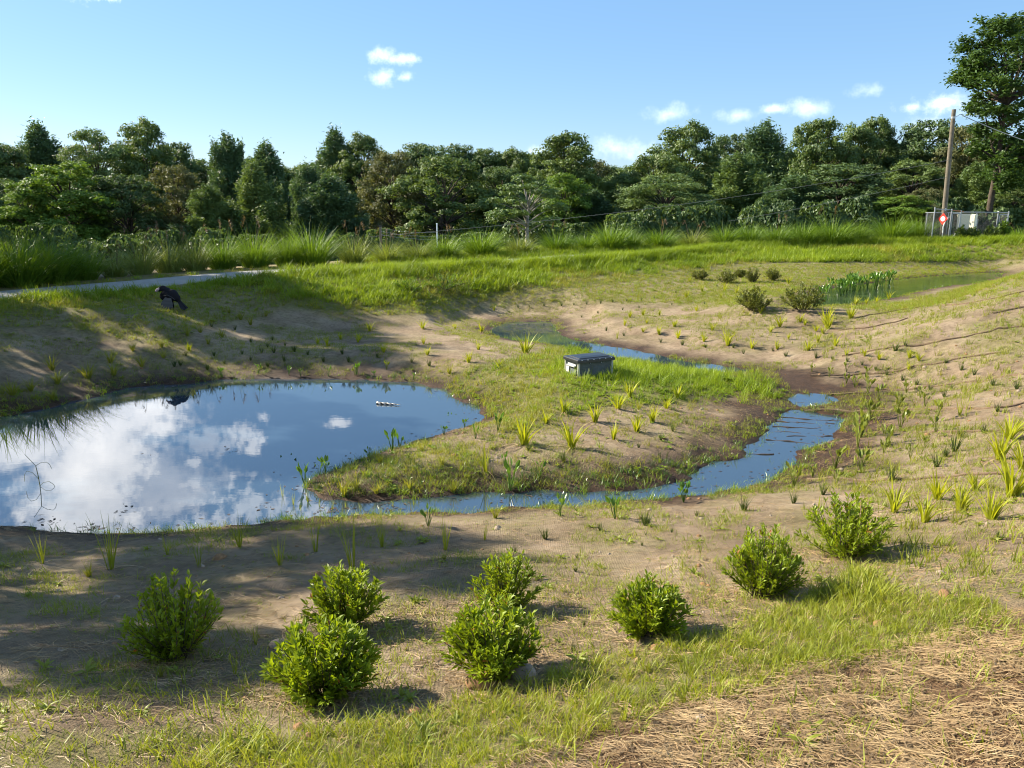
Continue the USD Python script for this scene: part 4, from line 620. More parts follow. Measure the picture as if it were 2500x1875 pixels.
def enclosure():
    fl, fr = fp(2274, 582), fp(2453, 588); zg = min(float(ground_z(fl[None])[0]), float(ground_z(fr[None])[0])); o = np.array([fl[0], DF, zg]); t = thing('chain_link_enclosure', o, label='galvanised chain link enclosure with gates beside the utility pole', cat='fence')
    wd = fr[0] - fl[0]; dp = .95; ht = fp(2278, 508)[2] - zg; u = lambda px: (px - 2274) / 179 * wd
    fx = [0, u(2315), u(2338), u(2428), wd]; hs = [ht, ht - .08, ht - .18, ht - .22, ht - .22]
    for x, h in zip(fx, hs): pp = obj('post', MB().tube([(x, 0, -.1), (x, 0, h)], .035, 10).get(), M['galv'], t, smooth=40); obj('post_cap', m3.Manifold.sphere(.045, 10).translate((x, 0, h)), M['galv'], pp)
    for x in (.1, u(2330), u(2400), wd): pp = obj('post', MB().tube([(x, dp, -.1), (x, dp, ht - .25)], .03, 8).get(), M['galv'], t, smooth=40)
    obj('top_rail', MB().tube([(0, 0, ht - .05), (fx[1], 0, ht - .10)], .022, 8).get(), M['galv'], t); obj('top_rail', MB().tube([(fx[1], 0, ht - .12), (u(2344), 0, ht - .20)], .03, 8).get(), M['rust'], t, label='rust orange top rail over the gate'); obj('top_rail', MB().tube([(fx[2], 0, ht - .22), (wd, 0, ht - .24)], .022, 8).get(), M['galv'], t)
    obj('top_rail', MB().tube([(0, dp, ht - .25), (wd, dp, ht - .25)], .02, 8).get(), M['galv'], t)
    for x in (0, wd): obj('top_rail', MB().tube([(x, 0, ht - .24), (x, dp, ht - .25)], .02, 8).get(), M['galv'], t)
    for x0, x1, zt_ in ((fx[1] + .06, fx[2] - .04, ht - .30), (fx[3] + .08, wd - .07, ht - .38)):
        obj('gate_frame', MB().tube([(x0, -.03, .1), (x0, -.03, zt_)], .022, 8).tube([(x1, -.03, .1), (x1, -.03, zt_)], .022, 8).tube([(x0, -.03, zt_), (x1, -.03, zt_)], .024, 8).tube([(x0, -.03, .12), (x1, -.03, .12)], .02, 8).get(), M['galv'], t)
    def link(a, b, h):
        m = MB(); a, b = np.array(a, float), np.array(b, float); L_ = np.linalg.norm(b - a); d = (b - a) / L_; st = .075
        for k in range(int(-h / st), int(L_ / st)):
            for sg in (0, 1):
                s0, s1 = k * st, k * st + h; c0, c1 = max(s0, 0), min(s1, L_)
                if c1 <= c0: continue
                z0, z1 = (c0 - s0, c1 - s0) if sg == 0 else (h - (c0 - s0), h - (c1 - s0)); m.tube([a + d * c0 + [0, 0, z0], a + d * c1 + [0, 0, z1]], .0017, 3, False)
        return m.get()
    for a, b, h in (((0, 0, .05), (fx[1], 0, .05), ht - .15), ((fx[1], -.03, .1), (fx[2], -.03, .1), ht - .42), ((fx[2], 0, .05), (fx[3], 0, .05), ht - .3), ((fx[3], -.03, .05), (wd, -.03, .05), ht - .45), ((0, 0, .05), (0, dp, .05), ht - .3), ((wd, 0, .05), (wd, dp, .05), ht - .3), ((0, dp, .05), (wd, dp, .05), ht - .3)):
        obj('chain_link', link(a, b, h), M['wire'], t)
    obj('brace', MB().tube([(u(2318), -.06, .18), (u(2333), -.06, .62)], .03, 6).get(), M['white'], t, label='white diagonal brace leaning at the gate foot')
    # things hung on and standing in it
    c = fp(2296, 534); w2, h2 = 10.4 * S, 14.0 * S; sg = thing('warning_sign', (c[0], DF - .26, c[2]), -.8, label='red diamond sign with white disc hung on the chain link enclosure', cat='sign')
    obj('plate', m3.Manifold.hull_points(np.array([(x, y, z) for y in (-.006, .006) for x, z in ((-w2, 0), (w2, 0), (0, h2), (0, -h2))])), M['sign_red'], sg); obj('disc', m3.Manifold.cylinder(.006, 1, 1, 28).rotate((90, 0, 0)).scale((5.0 * S, 1, 5.8 * S)).translate((0, -.0065, 0)), M['white'], sg)
    a, b = fp(2354, 523), fp(2383, 556); cb = thing('control_cabinet', ((a[0] + b[0]) / 2, DF + .42, zg), -.8, label='cream control cabinet standing inside the chain link enclosure', cat='cabinet'); wz = (b[0] - a[0]) * 1.2
    body_h = a[2] - zg; lo = b[2] - zg - .1; obj('body', rbox((wz, .40, body_h - lo), .012, (0, .2, (body_h + lo) / 2)), M['cream'], cb); d = obj('door', rbox((wz - .06, .02, body_h - lo - .08), .006, (0, -.012, (body_h + lo) / 2)), M['cream'], cb); obj('latch', rbox((.03, .03, .10), .006, (wz * .38, -.03, (body_h + lo) / 2)), M['galv'], d)
    for x in (-wz * .35, wz * .35): obj('leg', MB().tube([(x, .2, 0), (x, .2, lo + .01)], .03, 8).get(), M['galv'], cb)
    gb = thing('meter_cabinet', (fp(2392, 540)[0], DF + .75, zg), label='grey meter cabinet right of the cream cabinet in the enclosure', cat='cabinet'); obj('body', rbox((.42, .3, 1.2), .01, (.05, 0, .75)), M['cabinet_grey'], gb); obj('door', rbox((.36, .02, 1.1), .006, (.05, -.16, .75)), M['cabinet_grey'], gb); obj('plinth', rbox((.4, .28, .16), .01, (.05, 0, .08)), M['concrete'], gb)
    q = [fp(2301, 572, .35), fp(2303, 553, .35), fp(2308, 539, .35), fp(2314, 532, .35)]; cp_ = thing('conduit', (q[0][0], q[0][1], zg), label='pale bent conduit curving up beside the red diamond sign', cat='pipe'); off = np.array([q[0][0], q[0][1], zg]); obj('pipe', MB().tube([np.array([0, 0, 0])] + [x - off for x in q], .03, 8).get(), M['white'], cp_, smooth=40); obj('fitting', MB().tube([q[3] - off, q[3] - off + [.1, 0, .03]], .042, 8).get(), M['cabinet_grey'], cp_)
    return zg
enclosure()
def bushy(name, seed, material, nst, r, h, k, leaf, wl, up=.8, dry=0):
    """A shrub: stems fanning out of the ground, with leaves along them. Built at its real size."""
    rng = np.random.default_rng(seed); stems, cv = [], MB(); dv = MB()
    for i in range(nst):
        a = rng.uniform(0, 6.28); rr = r * rng.uniform(.0, 1) ** .42; hh = h * (1 - .62 * (rr / r) ** 2.6) * rng.uniform(.8, 1.06); e = np.array([math.cos(a) * rr, math.sin(a) * rr, hh]); b = np.array([math.cos(a), math.sin(a), 0]) * rng.uniform(.01, .22) * r; md = b * .4 + e * .5 + [0, 0, -.03 * h] + rng.normal(0, .03, 3) * r
        pts = np.array([b - [0, 0, .03], md, e]); stems.append((pts, rng.uniform(.6, 1.2)))
        t = rng.uniform(.10, 1.02, k) ** .7; P0 = ((1 - t) ** 2)[:, None] * pts[0] + (2 * t * (1 - t))[:, None] * (2 * md - (pts[0] + e) / 2) + (t ** 2)[:, None] * e; sd = unit(np.gradient(pts, axis=0))[2]
        side = unit(np.cross(rdir(rng, k), sd)); d = unit(side * rng.uniform(.35, 1.0, k)[:, None] + sd * up + [0, 0, .35]); ln = leaf * rng.uniform(.55, 1.15, k) * (1.1 - .25 * t); nrm = unit(np.cross(np.cross(d, [0, 0, 1.0]) + 1e-6, d) + rdir(rng, k) * .3)
        keep = rng.random(k) > dry; cv.add(*leaves(P0[keep] + side[keep] * .008, d[keep], nrm[keep], ln[keep], wl * ln[keep]))
        if (~keep).any(): dv.add(*leaves(P0[~keep], d[~keep], nrm[~keep], ln[~keep], wl * ln[~keep]))
    return stems, cv, dv
# bushes growing in front of the enclosure
for px, py, w, h, seed, label in ((2372, 586, 42, 34, 1, 'leafy dark weed bush growing before the cream cabinet'), (2425, 586, 52, 40, 2, 'dark weed bush against the right half of the enclosure'), (2448, 584, 26, 52, 3, 'upright leafy bush at the right gate of the enclosure'), (2345, 584, 26, 40, 4, 'narrow weed bush by the gate of the enclosure')):
    b = fp(px, py, -.35); b[2] = float(ground_z(b[None])[0]); st, cv, _ = bushy('x', seed + 60, None, 34, w * S / 2, h * S, 30, .20, .42); t = thing('weed_bush', b, label=label, cat='bush'); obj('foliage', cv.get(), M['maple'] if seed == 3 else M['oak'], t); sm = MB()
    for pts, f in st[:16]: sm.tube(pts, [.012, .009, .004], 4, False)
    obj('stems', sm.get(), M['stem'], t)

# ------------------------------------------------------------------ planted shrubs in the foreground
SHRUBS = [(430, 1607, 235, 205, 'shrub half in tree shade, leftmost of the near planted row'), (845, 1532, 210, 155, 'shrub partly hidden behind the larger one left of centre'), (790, 1697, 265, 200, 'largest near shrub, left of centre and closest to the camera'), (1236, 1482, 180, 140, 'shrub peeping out behind the one beside the clay clod'), (1210, 1643, 265, 190, 'wide bushy shrub beside the round clay clod'), (1588, 1546, 205, 148, 'compact low shrub alone at the middle right'), (1862, 1456, 190, 165, 'dense upright shrub just left of the tall yellow grass tuft'), (2066, 1358, 225, 158, 'rightmost near shrub, with a thin pale stalk before it')]
for i, (px, py, w, h, label) in enumerate(SHRUBS):
    p = hit(px, py); D = np.linalg.norm(p - CAM); s = D / F; R, HH = w * s / 2 * .92, h * s * (.90 + .06 * math.sin(i * 2.3))
    st, cv, dv = bushy('s', 100 + i, None, [84, 70, 96, 62, 88, 76, 90, 66][i], R, HH, [30, 36, 34, 30, 36, 40, 34, 34][i], [.058, .064, .066, .055, .060, .056, .055, .066][i], .40, .8, .012); t = thing('planted_shrub', p, label='green leafy ' + label, cat='shrub')
    for j in range(14):
        pts, f = st[j]; obj('stem', MB().tube(pts, [.006 * f, .0045 * f, .002], 5, False).get(), M['stem'], t)
    sm = MB()
    for pts, f in st[14:]: sm.tube(pts, [.004, .003, .0015], 4, False)
    obj('twigs', sm.get(), M['stem'], t, kind='stuff'); obj('foliage', cv.get(), M['shrub_leaf'], t, kind='stuff')
    if dv.v: obj('withered_leaves', dv.get(), M['shrub_dry'], t, label='orange and rust coloured withered leaves', kind='stuff')
MID = [(1838, 757, 95, 56, 'M', 'dark olive bush at the near corner of the far pond, left of two'), (1962, 757, 120, 66, 'M', 'larger dark olive bush at the near corner of the far pond, right of two'), (1708, 683, 42, 26, 'S', 'low round bush, leftmost of the five in the meadow before the far pond'), (1774, 691, 50, 34, 'S', 'round bush, second of the five in the meadow and nearest to the camera'), (1808, 677, 34, 20, 'S', 'smallest round bush of the five in the meadow'), (1838, 690, 42, 40, 'S', 'tallest round bush of the five in the meadow'), (1886, 685, 40, 30, 'S', 'round bush, rightmost of the five in the meadow'), (1085, 705, 120, 42, 'W', 'dark leafy weed mound at the front edge of the lawn'), (1000, 712, 110, 36, 'W', 'lighter weed mound left of the dark one at the lawn edge')]
for i, (px, py, w, h, kind, label) in enumerate(MID):
    p = hit(px, py); D = np.linalg.norm(p - CAM); s = D / F; st, cv, _ = bushy('m', 140 + i, None, 44, w * s / 2 * .95, h * s * .9, 26, .13 if kind == 'M' else .10, .45 if kind == 'M' else .35, .6); t = thing('weed_mound' if kind == 'W' else 'meadow_bush', p, label=label, cat='weeds' if kind == 'W' else 'bush')
    obj('foliage', cv.get(), M['olive_leaf'] if kind != 'W' else M['misc'], t, kind='stuff'); sm = MB()
    for pts, f in st[:20]: sm.tube(pts, [.012, .009, .004], 4, False)
    obj('stems', sm.get(), M['stem'], t)

# ------------------------------------------------------------------ plugs, iris clumps and pickerelweed
def tuft_proto(name, seed, material, n, ln, wd, lean, bend, r0, seg=3, dry=None):
    rng = np.random.default_rng(seed); c = cls(name); a = rng.uniform(0, 6.28, n); r = r0 * np.sqrt(rng.uniform(0, 1, n)); base = np.column_stack([np.cos(a) * r, np.sin(a) * r, np.full(n, -.02)]); le = np.column_stack([np.cos(a), np.sin(a), np.zeros(n)]) * rng.uniform(.02, lean, n)[:, None] + [0, 0, 1.0] + rng.normal(0, .06, (n, 3))
    obj('foliage', blades(base, le, ln * rng.uniform(.55, 1.05, n), wd * rng.uniform(.7, 1.2, n), bend * rng.uniform(.1, 1.2, n), rng, seg), material, c)
    if dry:
        k = dry; a = rng.uniform(0, 6.28, k); le = np.column_stack([np.cos(a), np.sin(a), np.full(k, .55)]); obj('dead_blades', blades(np.zeros((k, 3)), le, ln * .6, wd * .7, .8, rng, 3), M['straw'], c)
    return c
RUSH = [tuft_proto(f'rush_plug_{c}', 30 + i, M['rush'], 34, 1.0, .035, .38, .08, .07, 2) for i, c in enumerate('abc')]
IRIS = [tuft_proto(f'iris_clump_{c}', 40 + i, M['iris'], 20 + 4 * i, 1.0, .06, .42, .30, .07, 4, 3) for i, c in enumerate('abc')]
SEDGE = [tuft_proto(f'sedge_tuft_{c}', 50 + i, M['grass_yellow'], 46, 1.0, .03, .6, .35, .08, 3) for i, c in enumerate('ab')]
REED = [tuft_proto(f'tall_rush_{c}', 55 + i, M['grass_near'], 13, 1.0, .028, .25, .10, .05, 4, 2) for i, c in enumerate('ab')]
def pick_proto(name, seed, material, n, floppy):
    rng = np.random.default_rng(seed); c = cls(name)
    for i in range(n):
        a = rng.uniform(0, 6.28); ln = rng.uniform(.45, .8); d = np.array([math.cos(a), math.sin(a), 0]) * rng.uniform(.08, .4) + [0, 0, 1.0]; d /= np.linalg.norm(d); e = d * ln; st = obj('stalk', MB().tube([(d * [1, 1, 0]) * .05 + [0, 0, -.03], e * .5 + rng.normal(0, .02, 3), e], [.013, .011, .008], 5).get(), material, c)
        ld = unit(d + np.array([math.cos(a), math.sin(a), 0]) * rng.uniform(0, floppy)); nrm = unit(np.cross(np.cross(ld, rdir(rng, 1)[0]), ld)); v, f = leaves(e[None], ld[None], nrm[None], rng.uniform(.30, .42), rng.uniform(.12, .17), .2, .1); obj('leaf', (v, f), material, st)
    return c
PICK = [pick_proto(f'pickerelweed_{c}', 60 + i, M['pickerel'], 6 + 2 * i, .4) for i, c in enumerate('abc')]; PALE = [pick_proto(f'pale_pickerelweed_{c}', 70 + i, M['pickerel_pale'], 8 + 2 * i, .5) for i, c in enumerate('abc')]
KIND = {'r': (RUSH, 'rush_plug', 'small dark rush plug', 'rush plug', 1.0), 'i': (IRIS, 'iris_clump', 'yellow green iris clump', 'iris', .95), 's': (SEDGE, 'sedge_tuft', 'fine green sedge tuft', 'sedge', .9), 't': (REED, 'tall_rush', 'tall thin rush', 'rush', .8), 'p': (PICK, 'pickerelweed', 'dark green pickerelweed', 'pickerelweed', .95), 'y': (PALE, 'pale_pickerelweed', 'pale yellowish pickerelweed', 'pickerelweed', .95)}
PLUGS = {'s': '127,903,38 141,937,36 215,924,45 270,886,36 278,916,36 346,895,34 325,857,26 395,848,24 399,874,24 458,819,28 508,840,22 542,823,28 489,812,22 587,781,24 612,793,26 76,954,36 30,965,40 130,975,30 840,1211,52 870,1195,40 920,1205,36 1000,1196,34 217,1408,36 393,1652,34 1085,1367,22 1098,912,30 1080,1134,30 1107,1202,40 1560,1000,26 1209,1265,36 650,772,18 560,765,18 930,1130,26 1030,1100,24',
 'i': '462,857,26 1279,1086,78 1396,1093,82 1333,1034,44 1376,1007,44 1453,1030,60 1509,998,50 1538,969,46 1498,1073,50 1554,1053,50 1593,1030,46 1627,998,36 1654,971,36 1145,885,34 1218,897,30 1283,863,58 1044,867,26 1034,840,26 937,860,26 874,836,28 799,845,28 776,840,22 831,829,20 878,831,20 1168,854,28 1175,811,28 1111,804,20 1032,802,28 903,808,28 1525,795,22 1538,775,22 1570,770,20 1647,797,22 1609,817,22 1656,822,22 1579,790,18 1570,811,18 1646,798,20 1608,815,24 1655,826,22 1718,834,24 1777,843,44 1836,851,30 1897,853,24 1904,798,36 1881,811,22 1739,807,22 1925,828,20 1973,855,32 1997,836,26 2039,845,32 2016,790,46 2022,803,40 1992,809,22 2009,815,24 1954,786,26 1965,794,20 2077,777,36 2066,868,24 2111,870,24 2146,878,24 2220,874,24 2243,881,26 2218,902,22 2030,743,24 2060,743,20 2089,743,24 2170,731,22 2115,743,20 2140,738,18 1714,712,20 1769,710,22 1798,716,20 1676,727,20 1925,693,24 1684,689,16 1857,765,22 1760,728,16 1820,735,16 2182,1250,78 2258,1275,74 2288,1220,68 2345,1246,68 2381,1199,54 2419,1267,84 2469,1212,104 2440,1123,84 2465,1073,62 2495,1144,70 1206,759,18 1700,760,18 1610,770,18',
 'r': '517,798,14 574,806,14 612,836,18 654,848,16 665,831,14 639,861,18 669,861,22 719,859,20 696,844,12 751,865,14 789,882,18 852,882,18 835,863,16 694,882,20 654,895,20 612,880,14 591,865,14 548,888,14 523,869,16 506,903,20 454,869,14 441,892,20 426,895,20 790,884,16 851,884,16 921,872,16 1005,885,18 1048,894,22 836,865,16 752,867,14 718,858,18 1265,752,9 1292,750,10 1328,747,9 1371,747,11 1401,745,9 1432,743,10 1466,741,11 1496,738,10 1530,736,10 1566,734,9 1597,729,9 1523,820,14 1480,808,14 1613,836,14 1667,842,14 1665,843,12 1722,849,14 1790,849,16 1815,864,14 1887,857,14 1918,870,18 1992,874,20 2032,878,14 2068,883,16 2104,891,14 2138,904,16 2165,916,18 2203,929,18 2237,940,20 2271,952,18 2305,969,22 2309,887,18 2347,904,20 2378,916,20 2322,950,16 2423,942,22 2482,950,22 2435,1005,24 2186,857,26 2210,845,16 1376,1127,32 1292,1100,30 1642,1053,20 1676,1034,16 1613,1075,20 1559,1093,18 2176,1174,42 2286,1140,38 2330,1102,42 2307,1115,30 2347,1068,24 2400,1056,22 1815,1246,44 1938,1229,32 2009,1208,34 1576,1283,46 1331,1316,36 1466,1296,26 1567,1332,14 1576,1306,12 1771,1277,14 1409,1363,16 1405,1395,20 1258,1350,24 1425,1526,24 1399,1591,30 1700,1260,18 1640,1300,14 2440,1320,30 2200,1330,16 1750,700,8 1800,700,8 1850,705,8 1650,715,8 1720,742,9 1640,745,9 1560,752,9 1520,757,9 1460,765,9 1420,775,9',
 't': '271,1390,112 409,1354,46 486,1385,62 585,1336,72 683,1381,76 771,1347,74 861,1390,118 933,1336,62 104,1376,62 574,1648,48 624,1575,50 1087,1342,78 1183,1318,44 2343,1014,46 1186,1152,76 1507,827,22 2360,1000,30',
 'p': '540,920,22 631,911,22 705,916,20 871,915,28 802,919,26 734,919,16 1046,1285,46 1368,1261,52 1502,1267,54 1669,1226,48 709,1179,62 745,1186,50 795,1157,40 870,1122,36 958,1103,50 976,1093,34 1035,1071,46 1098,1048,36 1084,1062,24 1161,1071,32 1215,1053,42 1134,1044,22 1317,1166,44 1245,1197,68 1231,1134,28 781,1160,30 838,1137,26 900,1118,24 1010,928,18 915,922,16',
 'y': '1982,908,18 2024,921,22 2066,908,20 2066,937,22 2087,946,24 2117,921,24 2119,959,36 2146,980,36 2123,1026,46 2102,1068,54 2094,1094,62 2039,1144,50 2102,1153,52 1938,1187,48 2041,1187,34 1984,1165,28 2197,1047,46 2168,1085,42 2157,1106,30 2286,1030,46 2284,1056,34 2212,959,26 2246,971,24 2258,992,30 2193,997,30 2222,1119,30 2258,1094,24 944,903,22 867,917,20'}
MARKS = [(415, 735, 'the bird'), (1430, 890, 'the storage box'), (945, 986, 'the floating branch'), (1838, 745, 'the left olive bush'), (1962, 740, 'the right olive bush'), (1800, 680, 'the five round bushes'), (740, 1195, 'the tip of the spit'), (1900, 1090, 'the stream bend'), (1985, 975, 'the puddle'), (1270, 800, 'the far stream'), (98, 1170, 'the bent reed'),
 (430, 1560, 'the leftmost near shrub'), (790, 1610, 'the largest near shrub'), (1210, 1560, 'the shrub beside the clod'), (1236, 1430, 'the half hidden middle shrub'), (1588, 1480, 'the compact low shrub'), (1862, 1380, 'the dense upright shrub'), (2066, 1290, 'the rightmost near shrub'), (1400, 1215, 'the near channel'), (2110, 1075, 'the pale pickerelweed cluster'), (1100, 700, 'the dark weed mound'), (1280, 1060, 'the tall iris pair'), (520, 925, 'the far pond corner')]
RANK = ['nearest', 'second nearest', 'third nearest', 'fourth nearest', 'fifth nearest', 'sixth nearest', 'seventh nearest', 'eighth nearest', 'ninth nearest', 'tenth nearest'] + [f'{w} nearest' for w in ('eleventh', 'twelfth', 'thirteenth', 'fourteenth', 'fifteenth', 'sixteenth', 'seventeenth', 'eighteenth', 'nineteenth', 'twentieth', 'twenty-first', 'twenty-second', 'twenty-third', 'twenty-fourth', 'twenty-fifth')]
def whereabouts(spots):
    """For each spot of one kind: the nearest landmark, the side of it, and the rank in nearness on that side."""
    out, seen = [None] * len(spots), {}
    for i, (x, y) in enumerate(spots):
        d = [math.hypot(x - a, (y - b) * 1.6) for a, b, _ in MARKS]; m = int(np.argmin(d)); dx, dy = x - MARKS[m][0], (y - MARKS[m][1]) * 1.6
        side = ('left of' if dx < 0 else 'right of') if abs(dx) > abs(dy) else ('behind' if dy < 0 else 'in front of'); seen.setdefault((m, side), []).append((d[m], i))
    for (m, side), v in seen.items():
        v.sort()
        for r, (_, i) in enumerate(v): out[i] = f'{side} {MARKS[m][2]}' + (f', {RANK[r]} to it' if len(v) > 1 else '')
    return out
j = 0
for k, text in PLUGS.items():
    protos, name, what, cat, base_h = KIND[k]
    items = [tuple(map(float, x.split(','))) for x in text.split()]; places = whereabouts([x[:2] for x in items])
    for (px, py, h), where in zip(items, places):
        p = hit(px, py); s = np.linalg.norm(p - CAM) / F * h / base_h * 1.05; wide = {'r': 1.25, 'i': 1.0, 's': 1.0, 't': .8, 'p': 1.0, 'y': 1.05}[k]
        thing(name, p, (j * 2.4) % 6.28, (s * wide, s * wide, s), protos[j % len(protos)], label=f'{what} {where}', cat=cat, group=f'{cat} plants set out around the pond'); j += 1
# water plants along the far pond and reeds in shallow water
rng = np.random.default_rng(9); band = []
for i in range(46):
    t = rng.uniform(0, 1); px = 1995 + 200 * t + rng.normal(0, 8); py = 716 - 34 * t + rng.uniform(-4, 20) * (1 - .5 * t); p = at_z(px, py, FAR_LEVEL); s = rng.uniform(.42, .62)
    thing('pickerelweed', p, i * 2.4, s, PICK[i % 3], label='pickerelweed standing in the belt along the far pond', cat='pickerelweed', group='pickerelweed belt in the far pond')
for i, (px, py, h) in enumerate([(690, 1215, 40), (716, 1235, 44), (752, 1228, 38), (780, 1240, 30), (812, 1246, 34), (845, 1242, 30), (880, 1250, 32), (735, 1250, 26), (960, 1240, 24), (1010, 1236, 26)]):
    p = at_z(px, py, -.02); thing('water_rush', p, i, np.array([.6, .6, 1]) * h * np.linalg.norm(p - CAM) / F, REED[i % 2], label='thin rush standing in the water off the tip of the spit', cat='rush', group='thin rushes in the water off the spit tip')
def bent_reed():
    c = at_z(98, 1187, 0); s = np.linalg.norm(c - CAM) / F; t = thing('bent_reed', c, label='lone bent reed with looping leaves standing in the left of the pond', cat='reed')
    g = lambda x, y: np.array([(x - 98) * s, 0, (1187 - y) * s * 1.03]); obj('stem', MB().tube([g(98, 1195), g(97, 1165), g(95, 1144)], [.006, .006, .005], 6).get(), M['reed_stem'], t)
    for pts in ([(95, 1144), (88, 1135), (76, 1120)], [(95, 1144), (105, 1138), (118, 1136), (124, 1141), (127, 1150)], [(97, 1172), (86, 1158), (75, 1155), (69, 1163), (67, 1177)], [(98, 1186), (106, 1179), (118, 1177), (126, 1183), (128, 1187)]):
        obj('leaf', MB().tube([g(*q) for q in pts], .0035, 5).get(), M['reed_stem'], t)
bent_reed()
def driftwood():
    a = at_z(945, 986, 0.0); s = np.linalg.norm(a - CAM) / F; t = thing('floating_branch', a, label='short pale twisted branch floating on the pond', cat='branch'); n = 40; u = np.linspace(0, 1, n); x = (-25 + 60 * u) * s; r = (8 * (1 - u) ** .7 + 1.0) * s * .42
    for ph, m, nm in ((0, M['wood_pale'], 'pale_strand'), (math.pi, M['wood_dark'], 'dark_strand')): obj(nm, MB().tube(np.column_stack([x, r * .6 * np.cos(u * 30 + ph) - u * .15, .02 + r * .5 * np.sin(u * 30 + ph)]), r * .55, 8).get(), m, t, smooth=True)
driftwood()
def lump(px, py, w, material, name, label, flat=.62, seed=1):
    p = hit(px, py); s = np.linalg.norm(p - CAM) / F * w / 2; m = trimesh.creation.icosphere(3, 1.0); m.vertices *= (.82 + .36 * meshkit.fbm(m.vertices * 1.6 + seed, 4, seed))[:, None] * [1, .85, flat] * s; obj(name, (m.vertices + p + [0, 0, s * flat * .45], m.faces), material, smooth=True, label=label, cat='stone')
lump(1172, 1672, 66, M['rock'], 'clay_clod', 'round orange brown clay clod at the foot of the wide shrub'); lump(1275, 1650, 62, M['pale_rock'], 'stone', 'pale rounded stone behind the clay clod under the wide shrub', .6, 4); lump(680, 1580, 44, M['pale_rock'], 'stone', 'small tan stone between the two shrubs left of centre', .5, 7); lump(1715, 1762, 34, M['pale_rock'], 'stone', 'small grey stone at the edge of the straw', .6, 9)
p = hit(2093, 1365); s = np.linalg.norm(p - CAM) / F; t = thing('dry_stalk', p, label='thin pale dead stalk standing before the rightmost near shrub', cat='stalk'); obj('stalk', MB().tube([(0, 0, -.02), (-.01, 0, 60 * s), (-.02, 0, 120 * s)], [.004, .003, .002], 5).get(), M['straw'], t); obj('seed_head', MB().tube([(-.02, 0, 118 * s), (-.023, 0, 138 * s)], [.006, .002], 6).get(), M['straw'], t)

# ------------------------------------------------------------------ grass, sprouts and straw
def tuft(seed, n, ln, wd, lean, bend, r0, seg=3):
    rng = np.random.default_rng(seed); a = rng.uniform(0, 6.28, n); r = r0 * np.sqrt(rng.uniform(0, 1, n)); le = np.column_stack([np.cos(a), np.sin(a), np.zeros(n)]) * rng.uniform(0, lean, n)[:, None] + [0, 0, 1.0]; b2 = rng.uniform(0, 6.28, n)
    return blades(np.column_stack([np.cos(b2) * r, np.sin(b2) * r, np.full(n, -.01)]), le, ln * rng.uniform(.45, 1.1, n), wd * rng.uniform(.6, 1.2, n), bend * rng.uniform(.2, 1.2, n), rng, seg)
def weed(seed, n, ln):
    rng = np.random.default_rng(seed); a = rng.uniform(0, 6.28, n); d = np.column_stack([np.cos(a), np.sin(a), rng.uniform(.3, 1.1, n)]); return leaves(np.zeros((n, 3)) + [0, 0, .005], d, np.tile([0, 0, 1.0], (n, 1)) + rdir(rng, n) * .2, ln * rng.uniform(.6, 1.1, n), ln * .26, .2, .3)
def field(names, density, seed, x=(-30, 34), y=(2, 52), clump=None, extra=None, cut=.5):
    """Random spots on the ground inside the named areas."""
    rng = np.random.default_rng(seed); out = []
    for nm, dens in zip(names, density):
        poly = GPOLY[nm] if isinstance(nm, str) else nm; bx = poly.bounds; n = int(dens * (x[1] - x[0]) * (y[1] - y[0])); p = np.column_stack([rng.uniform(*x, n), rng.uniform(*y, n)]); p = np.column_stack([p, ground_z(p)]); q = project(p)
        ok = shapely.contains_xy(poly, q[:, 0], q[:, 1]) & (q[:, 0] > -420) & (q[:, 0] < 2900); out.append(p[ok])
    p = np.vstack(out); c = meshkit.fbm(p * ((clump or 1.0)), 3, seed + 5)
    ok = (c > cut - .25 * 0) if clump else np.ones(len(p), bool); ok &= shapely.distance(PATH, shapely.points(p[:, :2])) > hw + .1 + rng.uniform(-.1, .15, len(p)); ok &= (shapely.distance(LOW, shapely.points(p[:, :2])) > .06)
    return p[ok], rng
G1 = [(tuft(i, 22, .30, .016, .7, .4, .16, 3), M['grass_bright']) for i in range(200, 203)] + [(tuft(210 + i, 18, .26, .014, .8, .5, .16, 3), M['grass_yellow']) for i in range(2)] + [(weed(220, 14, .17), M['grass_bright'])]
p, rng = field(['lawn'], [40], 1, y=(18, 54)); q = project(p); edge = np.clip(shapely.distance(GPOLY['lawn'].boundary, shapely.points(q)) / 26, 0, 1); edge = np.where(q[:, 1] < 640, 1, edge); keep = rng.random(len(p)) < .15 + .85 * edge; p, edge = p[keep], edge[keep]; n = len(p); c = meshkit.fbm(p * .45, 3, 8) * (.45 + .55 * edge); yel = meshkit.fbm(p * .35 + 7, 3, 18) + .25 * (1 - edge)
scatter('lawn_grass', G1, p, rng.uniform(0, 6.28, n), rng.uniform(.6, 1.15, n) * (.45 + 1.6 * c), np.where(rng.random(n) < np.clip((yel - .42) * 3.5, .08, .9), rng.integers(3, 5, n), rng.choice([0, 1, 2, 5], n, p=[.31, .31, .28, .10])), label='bright green uneven grass of the lawn beyond the pond', cat='grass')
p, rng = field(['left', 'meadow', 'farbank', 'rightgrass', 'spit', 'tip', 'leftshore', 'spitlow'], [80, 80, 70, 45, 80, 90, 80, 26], 2, y=(7, 48)); n = len(p); q = project(p); sp = inside('spit', q)
